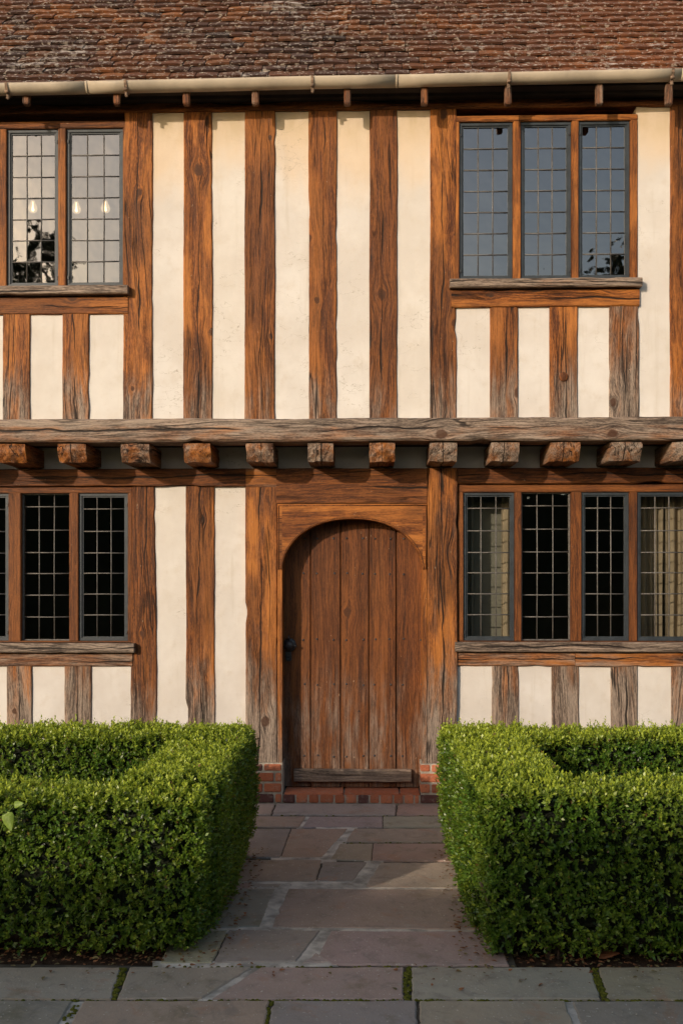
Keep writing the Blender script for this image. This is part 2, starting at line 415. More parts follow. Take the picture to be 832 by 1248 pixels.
def panel(x0, x1, z0, z1, yf):
    b = MB()
    nx = 4; nz_ = max(3, int((z1-z0)/.12))
    x0 -= .014; x1 += .014
    vs = [(x0+(x1-x0)*i/nx, yf+.012+.003*mn.noise(Vector(((x0+(x1-x0)*i/nx)*4, 3, (z0+(z1-z0)*j/nz_)*4))), z0+(z1-z0)*j/nz_) for j in range(nz_+1) for i in range(nx+1)]
    fs = [(j*(nx+1)+i, j*(nx+1)+i+1, (j+1)*(nx+1)+i+1, (j+1)*(nx+1)+i) for j in range(nz_) for i in range(nx)]
    b.add(vs, fs, 0, True)
    b.box(x0, x1, yf+.03, yf+.12, z0, z1)
    return b.build('plaster_panel', PLASTER, house)

# --- upper storey timbers: (px0, px1, grey, red)
for p0, p1, gy, rd, ky in [(150, 185.5, .0, .15, 'u'), (223, 258.5, .02, .12, 'u'), (298, 335, .05, .05, 'u'), (376, 410, .0, .1, 'u'), (450, 484, .05, .3, 'u'), (524, 556, .0, .0, 'u'), (816.5, 852, .0, .25, 'u')]:
    timber('timber_stud', UX(p0), UX(p1), ZUB-.01, ZUT+.12, YU, .15, grey=gy, red=rd, parent=house, amp=.0045)
for p0, p1 in [(-240, -205), (-165, -130), (892, 927), (968, 1003), (1045, 1080)]:
    timber('timber_stud', UX(p0), UX(p1), ZUB-.01, ZUT+.12, YU, .15, grey=.05, red=.15, parent=house)
for a, b_ in [(185.5, 223), (258.5, 298), (335, 376), (410, 450), (484, 524), (778, 816.5), (852, 892), (927, 968), (1003, 1045), (-205, -165), (-280, -240)]:
    panel(UX(a), UX(b_), ZUB-.02, ZUT+.1, YU)
# under the left window
zr0, zr1 = UZ(380.5), UZ(359.5)
timber('window_rail', UX(-130), UX(156), zr0, zr1, YU-.006, .15, True, .0, .25, parent=house)
for p0, p1 in [(-70, -37), (3, 36.5), (76, 108.5)]:
    timber('short_stud', UX(p0), UX(p1), ZUB-.01, zr0+.01, YU-.001, .14, grey=.12, red=.1, parent=house)
for a, b_ in [(-130, -70), (-37, 3), (36.5, 76), (108.5, 150)]: panel(UX(a), UX(b_), ZUB-.02, zr0+.02, YU)
# under the right window
zq0, zq1 = UZ(375.5), UZ(354.5)
timber('window_rail', UX(549.5), UX(778.5), zq0, zq1, YU-.012, .15, True, .0, .12, parent=house)
for (p0, p1, gy) in [(597, 631, .10), (669.5, 704, .10), (742.5, 778.5, .42)]:
    timber('short_stud', UX(p0), UX(p1), ZUB-.01, zq0+.01, YU-.002, .14, grey=gy, red=.05, parent=house)
for a, b_ in [(556, 597), (631, 669.5), (704, 742.5)]: panel(UX(a), UX(b_), ZUB-.02, zq0+.02, YU)
# round timber peg plug in the middle short stud
b = MB(); px, pz = on_plane(686.5, 459, YU-.006); b.lathe([(.032, -.01), (.032, .002), (.028, .004), (.0001, .004)], px, YU-.006, pz, 20, axis='y')
pg = b.build('timber_peg', OAK, house); pg.color = (0, .9, .3, 1)

# top plate and soffit
timber('top_plate', XL, XR, ZUT+.035, ZUT+.17, YU-.008, .16, True, 0, .6, parent=house)
# bressummer: silvered, checked; the photo's falls ~3 cm to the left
brz0a, brz1a, brz0b, brz1b = [on_plane(q[0], q[1], YU-.055)[1] for q in ((0, 540), (0, 511), (832, 534.5), (832, 507.5))]
br = timber('bressummer', XL, XR, (brz0a+brz0b)/2, (brz1a+brz1b)/2, YU-.055, .22, True, .62, .25, amp=.006, ch=.012, parent=house, label='silvered oak bressummer beam with long drying cracks')

# joists with hewn ends
def joist(pxc, w, sd):
    rr = random.Random(sd); x = on_plane(pxc, 555, YU)[0]; w2 = w/173.7/2; top = 2.60; bot = ZJB
    nx, nz_ = 7, 6; vs = []; fs = []
    yfront = YU-.028
    for j in range(nz_+1):
        for i in range(nx+1):
            u, v = i/nx, j/nz_
            xx = x+(u-.5)*2*w2; zz = bot+(top-bot)*v
            back = .045*max(0, (.62-v)/.62)**1.2+.02*abs(u-.5)
            back += .003*rr.uniform(-1, 1)+.008*mn.noise(Vector((u*3+sd, v*2.3, sd)))
            vs.append((xx+(.006*mn.noise(Vector((v*3, sd, 1))) if i in (0, nx) else 0), yfront+back, zz+.005*rr.uniform(-1, 1)*(j in (0,))))
    for j in range(nz_):
        for i in range(nx):
            a = j*(nx+1)+i; fs.append((a, a+1, a+nx+2, a+nx+1))
    o = len(vs)
    yb = .5
    # rear ring (perimeter)
    per = [i for i in range(nx+1)]+[j*(nx+1)+nx for j in range(1, nz_+1)]+[nz_*(nx+1)+i for i in range(nx-1, -1, -1)]+[j*(nx+1) for j in range(nz_-1, 0, -1)]
    for k in per: vs.append((vs[k][0], yb, vs[k][2]))
    n = len(per)
    for k in range(n):
        k2 = (k+1) % n; fs.append((per[k2], per[k], o+k, o+k2))
    # local frame: grain (z) along world y
    lv = [(vx-x, (vz-bot), vy-yfront) for vx, vy, vz in vs]
    b = MB(); b.add(lv, fs)
    ob = b.build('floor_joist', OAK, house, (x, yfront, bot)); fix_normals(ob)
    # map local (x, y, z) -> world (x, z, y)
    from mathutils import Matrix
    ob.rotation_euler = (0, 0, 0)
    me = ob.data
    M = Matrix(((1, 0, 0), (0, 0, -1), (0, 1, 0)))
    # rotate so that local z -> world y and local y -> world z (mirror handled by negating local y)
    for v in me.vertices: v.co.y = -v.co.y
    me.flip_normals()
    ob.rotation_euler = (-math.pi/2, 0, 0)
    ob.color = (rr.uniform(.20, .62), .40, rr.random(), 1)
JO = [(14, 36), (88, 35), (165, 35), (240.5, 33), (316.5, 33), (390.5, 31), (465.5, 31), (540, 33), (615, 34), (688, 36), (762, 38), (836, 36), (-62, 35), (-138, 35), (-214, 35), (910, 36), (985, 36), (1060, 36)]
for k, (px, w) in enumerate(JO): joist(px, w, k+1)
# infill between joists, over the plate
b = MB(); b.box(XL, XR, .03, .10, ZPT-.02, 2.74); b.build('plaster_panel', PLASTER, house)
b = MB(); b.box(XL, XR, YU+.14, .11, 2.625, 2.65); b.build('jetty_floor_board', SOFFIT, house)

# --- ground storey timbers
timber('wall_plate', XL, LX(300), LZ(592), ZPT, YL-.022, .17, True, 0, .95, parent=house, label='dark stained wall plate under the jetty')
timber('wall_plate', LX(557.5), XR, LZ(590), ZPT, YL-.022, .17, True, 0, .80, parent=house, label='reddish wall plate under the jetty')
timber('post_head', LX(300), LX(337), LZ(594), ZPT, YL-.026, .17, True, .25, .3, parent=house)
timber('door_post', LX(299.5), LX(338), ZS, LZ(594), YL-.026, .17, grey=.18, red=.15, parent=house, amp=.005)
timber('door_post', LX(519.5), LX(557), ZS, ZPT, YL-.026, .17, grey=.15, red=.0, parent=house, amp=.005)
timber('door_lintel', LX(337), LX(520), LZ(614), ZPT, YL-.028, .17, True, 0, .70, parent=house, label='dark red stained oak lintel above the door')
for p0, p1, gy, rd, tp in [(161, 188.5, .05, .25, .018), (226.5, 261, .04, .1, .004)]:
    timber('timber_stud', LX(p0)-(.0 if p0 > 200 else .0), LX(p1), .30, LZ(592), YL, .15, grey=gy, red=rd, parent=house, taper=tp, amp=.006)
for a, b_ in [(188.5, 226.5), (261, 299.5)]: panel(LX(a), LX(b_), .30, LZ(592)+.0, YL)
zl0, zl1 = LZ(813), LZ(796.5)
timber('window_rail', XL, LX(161.5), zl0, zl1, YL-.008, .15, True, .30, .0, parent=house)
for p0, p1 in [(-60, -27), (8, 39), (78.5, 111)]: timber('short_stud', LX(p0), LX(p1), .30, zl0+.005, YL-.001, .14, grey=.30, red=.0, parent=house)
for a, b_ in [(-100, -60), (-27, 8), (39, 78.5), (111, 158)]: panel(LX(a), LX(b_), .30, zl0+.02, YL)
timber('timber_stud', LX(-135), LX(-100), .30, LZ(592), YL, .15, grey=.1, red=.1, parent=house)
b = MB(); b.box(XL, LX(-128), YL+.015, YL+.12, .30, LZ(592)); b.build('plaster_panel', PLASTER, house)
zm0, zm1 = LZ(811.5), LZ(794.5)
timber('window_rail', LX(557.8), LX(700), zm0, zm1, YL-.010, .15, True, .30, .0, parent=house)
timber('window_rail', LX(700.5), LX(850), zm0, zm1, YL-.010, .15, True, .30, .0, parent=house)
for p0, p1 in [(599.5, 632), (672, 705), (744.5, 777), (818, 852)]: timber('short_stud', LX(p0), LX(p1), .30, zm0+.005, YL-.001, .14, grey=.32, red=.0, parent=house)
for a, b_ in [(557, 599.5), (632, 672), (705, 744.5), (777, 818)]: panel(LX(a), LX(b_), .30, zm0+.02, YL)
timber('timber_stud', LX(852), LX(888), .30, LZ(590), YL, .15, grey=.1, red=.1, parent=house)
b = MB(); b.box(LX(884), XR, YL+.015, YL+.12, .30, LZ(590)); b.build('plaster_panel', PLASTER, house)
timber('sole_plate', XL, LX(299), .22, .34, YL-.015, .17, True, .5, 0, parent=house)
timber('sole_plate', LX(558), XR, .22, .34, YL-.015, .17, True, .5, 0, parent=house)

# --- bricks
def bricks(b, x0, x1, z0, z1, yf, bl=.215, bh=.066, jt=.014, start=0.0, rowlock=False):
    z = z0; r = 0
    while z < z1-.02:
        h = min(bh, z1-z)
        x = x0-(0 if r % 2 == 0 else .5)*bl*(not rowlock)+start
        while x < x1-.012:
            l = bl if not rowlock else .062*random.uniform(.8, 1.25)*1.45
            a, c = max(x, x0), min(x+l, x1)
            if c-a > .02:
                j = random.uniform(-.003, .003)
                b.box(a+jt*.1, c-jt*.9, yf+j, yf+.09, z+random.uniform(0, .003), z+h-jt*.6, 0, .005)
            x += l
        z += h+jt*.4; r += 1
Z_TH = LZ(966)  # threshold top
b = MB(); m2 = MB()
lx0, lx1 = LX(309), LX(345.5)
bricks(b, lx0, lx1, .0, ZS, YL-.055, .165, .072)
b.box(lx0+.004, lx1-.004, YL-.048, .2, -.02, ZS-.002, 1)
o = b.build('brick_plinth', [BRICK, MORTAR], house)
b = MB(); rx0, rx1 = LX(511.5), LX(539)
bricks(b, rx0, rx1, .0, ZS, YL-.055, .165, .072, start=.0)
b.box(rx0+.004, rx1-.004, YL-.048, .2, -.02, ZS-.002, 1)
b.build('brick_plinth', [BRICK, MORTAR], house)
b = MB()
for a, c in [(XL, lx0), (rx1, XR)]:
    bricks(b, a, c, .0, .22, YL-.03, .225, .068); b.box(a, c, YL-.022, .14, -.02, .217, 1)
b.build('brick_plinth', [BRICK, MORTAR], house)
# door step: row of brick headers with a tiled tread
b = MB()
bricks(b, lx1+.001, rx0-.001, .0, Z_TH, YL-.06, rowlock=True, bh=.075, jt=.012)
b.box(lx1, rx0, YL-.052, .20, -.02, Z_TH-.010, 1)
x = lx1+.01
for w in [.43, .40, .17]:
    b.box(x, min(x+w, rx0-.004), YL-.050, .18, Z_TH-.012, Z_TH+.004, 0, .003); x += w+.012
b.build('door_step', [BRICK, MORTAR], house)

# --- arched door surround
ox0, ox1 = LX(344), LX(514.5); ocx = (ox0+ox1)/2; hw = (ox1-ox0)/2
zsp = LZ(694); zcr = LZ(632.5)
def arch_z(x, grow=0.0):
    t = min(1, abs(x-ocx)/(hw+grow)); return zsp+(zcr-zsp+grow)*(1-t**2.25)**(1/1.9)
def surround():
    b = MB(); N = 48; sx0, sx1 = LX(338.5), LX(519.5); st = LZ(614.5); yf, yb = YL-.034, .15
    xs = [ocx-hw*math.cos(math.pi*i/N) for i in range(N+1)]
    inner = [(x, arch_z(x)) for x in xs]
    # spandrel board front faces
    vs = []; fs = []
    for (x, z) in inner:
        vs += [(x, yf, z), (x, yf, st), (x, yb, z)]
    for i in range(N):
        a, c = i*3, (i+1)*3
        fs += [(a, c, c+1, a+1), (a, a+2, c+2, c)]
    b.add(vs, fs)
    for s0, s1 in ((sx0, ox0), (ox1, sx1)):
        b.box(s0, s1, yf, yb, zsp-.0001, st)
        b.box(s0, s1, yf+.004, yb, Z_TH+.0, zsp-.0001, 1)
    return b.build('door_surround', [OAKH, OAKF], house)
ds = surround(); ds.color = (.0, .12, .21, 1)
# raised bead that follows the arch and the square head
b = MB()
pts = []
for i in range(49):
    x = ocx-(hw+.009)*math.cos(math.pi*i/48); pts.append((x, YL-.034, arch_z(x, .009)))
b.ring(pts, .0045, 8); 
hx0, hx1 = LX(340), LX(518.5); hz = LZ(616.5)
b.ring([(hx0, YL-.034, zsp), (hx0, YL-.034, hz)], .0045, 8); b.ring([(hx0, YL-.034, hz), (hx1, YL-.034, hz)], .0045, 8); b.ring([(hx1, YL-.034, hz), (hx1, YL-.034, zsp)], .0045, 8)
mo = b.build('moulding', OAKF, ds); mo.color = (0, .7, .4, 1)

# --- door
YD = .125
door_e = MB()
bx = [345-8, 378.5, 415, 449.5, 482.5, 514+8]
bx = [on_plane(p, 700, YD)[0] for p in bx]
dz0 = Z_TH+.012; 
for i in range(5):
    a, c = bx[i]+.002, bx[i+1]-.002; yy = YD+[.012, .0, .003, -.001, .004][i]
    n = 10; cx_ = [a, a+.005]+[a+(c-a)*k/n for k in range(1, n)]+[c-.005, c]
    vs = []; fs = []
    NZ = 30
    zt = zcr+.05
    for j in range(NZ+1):
        z = dz0+(zt-dz0)*j/NZ
        for k, x in enumerate(cx_):
            yo = .016 if k in (0, len(cx_)-1) else .0015*mn.noise(Vector((x*20, i*7, z*3)))
            vs.append((x, yy+yo, z))
    w = len(cx_)
    for j in range(NZ):
        for k in range(w-1): q = j*w+k; fs.append((q, q+1, q+w+1, q+w))
    door_e.add(vs, fs)
    door_e.box(a, c, yy+.009, yy+.04, dz0, zt)
door_e.box(bx[0], bx[-1], YD+.045, YD+.08, dz0, zcr+.06)
# clench nails
for py in (656, 699.5, 779.5, 834.5, 922):
    for i in range(5):
        for t in ((.8,) if i == 0 else (.22, .78)):
            x = bx[i]+(bx[i+1]-bx[i])*t+random.uniform(-.006, .006); z = on_plane(430, py, YD)[1]+random.uniform(-.006, .006)
            yy = YD+[.012, .0, .003, -.001, .004][i]
            door_e.lathe([(.0085, -.004), (.008, .003), (.004, .006), (.0001, .0065)], x, yy, z, 8, 1, 'y')
x, z = on_plane(437, 867, YD); door_e.lathe([(.006, -.004), (.0055, .003), (.0001, .005)], x, YD, z, 8, 1, 'y')
door = door_e.build('front_door', [OAKF, IRON], house, label='arched plank oak door, grey and bleached at the foot')
door.color = (.07, .86, .66, 1)
wx0, wz0 = on_plane(358, 953, YD-.03); wx1, wz1 = on_plane(501, 938.5, YD-.03)
b = MB(); b.box(0, wx1-wx0, 0, .035, 0, wz1-wz0, 0, .004)
wb = timber('weather_board', wx0, wx1, wz0, wz1, YD-.034, .036, True, .62, .1, parent=door, mat=OAKF, amp=.0015)
for xx in (.02, .965):
    pass
# ring latch and keyhole plate
hxp, hzp = on_plane(351.5, 786, YD)
b = MB()
b.lathe([(.050, -.004), (.051, .008), (.040, .016), (.024, .018), (.022, .036), (.031, .044), (.031, .060), (.018, .068), (.0001, .070)], hxp+.008, YD+.008, hzp, 24, axis='y')
b.ring([(hxp+.02, YD-.035, hzp), (hxp+.045, YD-.042, hzp-.004), (hxp+.062, YD-.04, hzp-.006)], [.007, .006, .009], 10)
b.ring([(hxp, YD-.02, hzp+.03), (hxp+.004, YD-.03, hzp+.052), (hxp+.003, YD-.02, hzp+.07)], [.006, .005, .007], 8)
b.build('door_handle', IRON, door)
b = MB(); b.box(hxp-.022, hxp+.022, YD-.002, YD+.02, hzp-.125, hzp-.045, 0, .008)
b.lathe([(.016, 0), (.016, .008), (.010, .010), (.009, .004), (.0001, .004)], hxp, YD-.001, hzp-.1, 16, axis='y')
b.build('keyhole_plate', IRON, door)

# ------------------------------------------------------------------ windows
def window(Y, wood, lights, top, bottom, X, Z, sillspec, steel, rows, wood_red=.35, wood_grey=.05, extra_mull=()):
    """wood=(px0,px1,py_top,py_bot) ; lights=[(px0,px1)] ; returns window part"""
    x0, x1, zt, zb = X(wood[0]), X(wood[1]), Z(wood[2]), Z(wood[3])
    L = [(X(a), X(c)) for a, c in lights]; t, bt = Z(top), Z(bottom)
    yf = Y+.002
    b = MB(); c_ = .004
    b.box(x0, x1, yf, yf+.10, t, zt, 1, c_)                     # head
    b.box(x0, x1, yf+.001, yf+.10, zb, bt, 1, c_)               # bottom rail
    edges = [x0]+[v for l in L for v in l]+[x1]
    for i in range(0, len(edges), 2):
        a, c = edges[i], edges[i+1]
        if c-a > .004: b.box(a, c, yf+.0005, yf+.10, bt+.0005, t-.0005, 0, c_)
    w = b.build('window', [OAKF, OAKH], house); w.color = (wood_grey, wood_red, random.random(), 1)
    for i, (a, c) in enumerate(L):
        st = steel[i]; fw = .022 if st else .010; yc = yf+(.018 if st else .034)
        m = MB()
        m.box(a+.001, c-.001, yc, yc+.03, t-fw, t-.001, 0, .002); m.box(a+.001, c-.001, yc, yc+.03, bt+.001, bt+fw, 0, .002)
        m.box(a+.001, a+fw, yc+.0005, yc+.03, bt+fw, t-fw, 0, .002); m.box(c-fw, c-.001, yc+.0005, yc+.03, bt+fw, t-fw, 0, .002)
        if st:
            fw2 = fw+.010
            m.box(a+fw, c-fw, yc+.010, yc+.03, t-fw2, t-fw, 0); m.box(a+fw, c-fw, yc+.010, yc+.03, bt+fw, bt+fw2, 0)
            m.box(a+fw, a+fw2, yc+.0105, yc+.03, bt+fw2, t-fw2, 0); m.box(c-fw2, c-fw, yc+.0105, yc+.03, bt+fw2, t-fw2, 0)
            fw = fw2
        m.build('casement_frame', STEEL if st else LEAD, w)
        ia, ic, ib, it = a+fw-.002, c-fw+.002, bt+fw-.002, t-fw+.002
        yg = yc+.018
        zs = [ib+(it-ib)*r for r in rows]; xs = [ia+(ic-ia)*k/3 for k in range(4)]
        l = MB()
        rr = random.Random(int(a*999))
        xs = [xs[0], xs[1]+rr.uniform(-.003, .003), xs[2]+rr.uniform(-.003, .003), xs[3]]
        for x in xs[1:-1]:
            x2 = x+rr.uniform(-.002, .002)
            l.ring([(x, yg-.002, ib), (x2, yg-.0035, (ib+it)/2), (x, yg-.002, it)], .0042, 6)
        for z in zs[1:-1]:
            l.ring([(ia, yg-.002, z), (ia*.5+ic*.5, yg-.0032, z+rr.uniform(-.0015, .0015)), (ic, yg-.002, z+rr.uniform(-.0015, .0015))], .0044, 6)
        l.build('lead_lattice', LEAD, w)
        g = MB()
        for r_ in range(len(zs)-1):
            for k in range(3):
                tx, tz = rr.gauss(0, .006), rr.gauss(0, .006)
                xa, xb, za, zb_ = xs[k], xs[k+1], zs[r_], zs[r_+1]; hw_, hh = (xb-xa)/2, (zb_-za)/2
                g.add([(xa, yg-tx*hw_-tz*hh, za), (xb, yg+tx*hw_-tz*hh, za), (xb, yg+tx*hw_+tz*hh, zb_), (xa, yg-tx*hw_+tz*hh, zb_)], [(0, 1, 2, 3)])
        g.build('glass_pane', GLASS, w)
        if st:   # little catch / hinge pins
            side = c-.012 if i % 2 else a+.012
            for zh in (bt+.05, t-.10):
                h = MB(); h.box(side-.006, side+.006, yc-.006, yc+.002, zh, zh+.025, 0, .002); h.build('hinge', IRON, w)
    if sillspec:
        a, c, y0, y1 = sillspec; gy = .85
        s = timber('sill', X(a), X(c), Z(y1), Z(y0), Y-.055, .10, True, gy, .0, parent=w, amp=.002, ch=.008)
    return w
R7 = [i/7 for i in range(8)]
R7l = [0, .155, .305, .455, .60, .755, .915, 1.0]
wul = window(YU, (-80, 156, 143, 347.5), [(-68, -4), (7.5, 70.5), (80, 149.5)], 151.5, 345.5, UX, UZ, (-85, 157.5, 347.5, 358), (True, True, True), R7)
wur = window(YU, (552.5, 777, 142, 342.5), [(559.5, 625), (634.5, 696.5), (705, 768)], 149, 341, UX, UZ, (547.5, 780, 343, 353.5), (True, True, True), R7, .15)
wll = window(YL, (-100, 161, 593, 783.5), [(-88, -60), (-46, 10), (25, 84), (95, 155.5)], 600, 782, LX, LZ, (-105, 165, 784, 795.5), (False, True, False, True), R7l, .75, .12)
wlr = window(YL, (558, 851, 591, 782), [(564.5, 627), (635.5, 696), (708.5, 767), (776.5, 840)], 600, 781, LX, LZ, (553.5, 851, 782, 793.5), (True, False, True, True), R7l, .72, .08)
# flanks beyond the frame
b = MB(); b.box(XL, UX(-80)+.0, YU+.012, YU+.12, zr0, ZUT+.1) if False else None
panel(UX(-130), UX(-80), zr1-.02, ZUT+.1, YU)
b = MB(); b.box(XL, UX(-275), YU+.016, YU+.12, ZUB-.02, ZUT+.1); b.build('plaster_panel', PLASTER, house)
b = MB(); b.box(UX(1075), XR, YU+.016, YU+.12, ZUB-.02, ZUT+.1); b.build('plaster_panel', PLASTER, house)

# rooms
b = MB()
def room(x0, x1, y0, y1, z0, z1):
    b.add([(x0, y0, z0), (x1, y0, z0), (x1, y1, z0), (x0, y1, z0), (x0, y0, z1), (x1, y0, z1), (x1, y1, z1), (x0, y1, z1)],
          [(0, 1, 2, 3), (7, 6, 5, 4), (1, 5, 6, 2), (0, 3, 7, 4), (3, 2, 6, 7)])
room(XL+.02, UX(190), YU+.14, 4.0, 2.76, 4.96); room(UX(530), XR-.02, YU+.14, 4.0, 2.76, 4.96)
room(XL+.02, LX(230), .13, 4.0, .1, 2.58); room(LX(540), XR-.02, .13, 4.0, .1, 2.58)
b.build('interior_wall', INTERIOR, house)
# side and rear walls of the house
b = MB()
b.box(XL-.1, XL, 0, 6, 0, 5.05); b.box(XR, XR+.1, 0, 6, 0, 5.05); b.box(XL-.1, XR+.1, 6, 6.1, 0, 5.05)
b.box(XL-.1, XL, YU, 0, 2.74, 5.05); b.box(XR, XR+.1, YU, 0, 2.74, 5.05)
for sx in (XL-.1, XR):
    b.add([(sx, -.35, 5.05), (sx+.1, -.35, 5.05), (sx+.1, 6.1, 5.05), (sx, 6.1, 5.05), (sx, 2.87, 8.8), (sx+.1, 2.87, 8.8)], [(0, 1, 5, 4), (2, 3, 4, 5), (1, 2, 5), (0, 4, 3)])
b.build('side_wall', PLASTER, house)

# ------------------------------------------------------------------ roof
PIT = R(50); EY, EZ = -.515, 5.035
def RP(x, s, n):   # point on slope: s up the slope, n normal offset
    return (x, EY+s*math.cos(PIT)-n*math.sin(PIT), EZ+s*math.sin(PIT)+n*math.cos(PIT))
b = MB(); G = .100; NR = 54
for r in range(NR):
    s = r*G; x = XL-.35+(r % 2)*.083+random.uniform(-.02, .02)
    wob = [random.uniform(-.002, .002) for _ in range(3)]
    while x < XR+.35:
        w = random.choice([.155, .165, .165, .17, .18]); 
        if r > 24: w *= 1.0
        sag = .005*mn.noise(Vector((x*.8, r*.25, 0)))+.003*mn.noise(Vector((x*3, r*1.1, 5)))
        ds_ = random.uniform(-.005, .005); tl = random.gauss(0, .0025); lift = random.gauss(0, .002)+sag
        t = .017; x0, x1 = x+.0028, x+w-.0028
        camber = .004
        lo, hi = s-.004+ds_, s+G+.03
        n0, n1 = .030+lift, .005+lift*.5
        xm = (x0+x1)/2
        vs = [RP(x0, lo+random.uniform(-.002,.002), n0-tl), RP(xm, lo, n0+camber), RP(x1, lo+random.uniform(-.002,.002), n0+tl), RP(x0, hi, n1-tl), RP(xm, hi, n1+camber), RP(x1, hi, n1+tl),
              RP(x0, lo, n0-tl-t), RP(xm, lo, n0+camber-t), RP(x1, lo, n0+tl-t), RP(x0, hi, n1-tl-t), RP(x1, hi, n1+tl-t)]
        b.add(vs, [(0, 1, 4, 3), (1, 2, 5, 4), (6, 7, 1, 0), (7, 8, 2, 1), (0, 3, 9, 6), (2, 8, 10, 5)])
        x += w
roof = b.build('roof', TILE, house, label='steep roof of mossy lichened clay tiles')
b = MB(); SL = NR*G
e = [RP(XL-.35, .02, -.03), RP(XR+.35, .02, -.03), RP(XR+.35, SL, -.02), RP(XL-.35, SL, -.02)]
e2 = [(x, y+.03, z-.05) for x, y, z in e]
b.add(e+e2, [(0, 1, 2, 3), (7, 6, 5, 4), (0, 4, 5, 1), (1, 5, 6, 2), (3, 2, 6, 7), (0, 3, 7, 4)])
top = RP(0, SL, 0)
b.add([(XL-.35, top[1], top[2]), (XR+.35, top[1], top[2]), (XR+.35, 2*top[1]-EY, EZ), (XL-.35, 2*top[1]-EY, EZ)], [(0, 1, 2, 3)])
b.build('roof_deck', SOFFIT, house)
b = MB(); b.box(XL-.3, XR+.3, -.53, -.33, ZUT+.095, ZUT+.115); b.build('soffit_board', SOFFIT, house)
# rafter feet
for px in (-80, 32, 142, 227, 311, 423, 517, 619, 730, 815, 920):
    x, zq = on_plane(px, 124, -.535)
    b = MB(); b.box(x-.023, x+.023, -.548, -.50, zq-.016, ZUT+.10, 0, .006); o = b.build('rafter_foot', OAK, house); o.color = (.35, .8, random.random(), 1)
# gutter (falls to the left as in the photo)
GY = -.565; GR = .052
def gz(px_x): return 0
gl = on_plane(0, 112.0, GY)[1]; gr_ = on_plane(832, 93.5, GY)[1]; gx0 = on_plane(0, 112, GY)[0]; gx1 = on_plane(832, 93.5, GY)[0]
slope = (gr_-gl)/(gx1-gx0)
def gzc(x): return gl+(x-gx0)*slope*.9
b = MB(); NS = 14
def gut(xa, xb, rad, n=8):
    vs = []; fs = []; k = NS+1
    for i in range(n+1):
        x = xa+(xb-xa)*i/n; zc = gzc(x)+.003*mn.noise(Vector((x*1.3, 9, 2)))+.02
        for rr_, rev in ((rad, False), (rad-.005, True)):
            ang = [math.pi+math.pi*j/NS for j in range(k)]
            if rev: ang = ang[::-1]
            for a in ang: vs.append((x, GY+rr_*math.cos(a), zc+rr_*1.12*math.sin(a)+rad*.35))
    m = 2*k
    for i in range(n):
        for j in range(m): j2 = (j+1) % m; fs.append((i*m+j, (i+1)*m+j, (i+1)*m+j2, i*m+j2))
    fs.append(tuple(range(m))); fs.append(tuple(n*m+j for j in range(m))[::-1])
    b.add(vs, fs, 0, True)
jx = [on_plane(p, 105, GY)[0] for p in (108, 484)]
cuts = [XL-.3, jx[0]-1.85, jx[0], jx[1], jx[1]+1.9, XR+.3]
for a, c in zip(cuts[:-1], cuts[1:]):
    gut(a, c-.001, GR)
for c in jx: gut(c-.012, c+.006, GR+.0015, 1)
gut_o = b.build('gutter', GUTTER, house, label='cream painted half round iron gutter')
for px in (-110, 11, 155, 381, 619, 817, 935):
    x, _ = on_plane(px, 105, GY); z = gzc(x)+.02+.018
    b = MB()
    ang = [math.pi*1.0+math.pi*j/8 for j in range(0, 9)]
    pts = [(x, GY+(GR+.005)*math.cos(a), z+(GR+.005)*1.12*math.sin(a)) for a in ang]
    vs = []; fs = []
    for (xx, yy, zz) in pts: vs += [(xx-.009, yy, zz), (xx+.009, yy, zz)]
    for j in range(len(pts)-1): fs.append((2*j, 2*j+1, 2*j+3, 2*j+2))
    b.add(vs, fs)
    b.box(x-.010, x+.010, GY-GR*.55, GY-GR*.2, z-GR-.045, z-GR*.9, 0, .004)
    b.ring([(x-.014, GY-GR*.8, z-GR-.004), (x+.014, GY-GR*.8, z-GR-.004)], .009, 8)
    o = b.build('gutter_bracket', RUST, gut_o)
    sm = o.modifiers.new('thick', 'SOLIDIFY'); sm.thickness = .003

# ------------------------------------------------------------------ things seen through the glass
for k, (px, py, lb) in enumerate([(40, 251, 'glowing clear glass pendant lamp behind the left light of the upper left window'), (93, 252, 'glowing clear glass pendant lamp just right of the mullion in the upper left window'), (128.5, 251, 'glowing clear glass pendant lamp furthest right in the upper left window')]):
    Yp = .75; x, z = on_plane(px, py, Yp)
    t = empty('pendant_lamp', (x, Yp, z), label=lb, category='lamp', group='pendant lamps in the upper room')
    b = MB(); b.ring([(0, 0, .07), (0, 0, 4.955-z)], .0035, 6); b.lathe([(.0001, .085), (.013, .085), (.015, .05), (.013, .045)], 0, 0, 0, 12); b.build('cord', BLACKIN, t)
    b = MB(); b.lathe([(.013, .05), (.02, .03), (.034, .0), (.038, -.02), (.032, -.04), (.018, -.052), (.0001, -.056)], 0, 0, 0, 16); b.build('glass_bulb', bpy.data.materials.get('clear_bulb_glass') or bulbglass(), t)
    b = MB(); b.lathe([(.0001, .04), (.004, .035), (.006, .0), (.009, -.020), (.012, -.03), (.007, -.04), (.0001, -.042)], 0, 0, 0, 12); b.build('filament', bpy.data.materials.get('filament') or emit('filament', (1, .62, .30), 3.0), t)
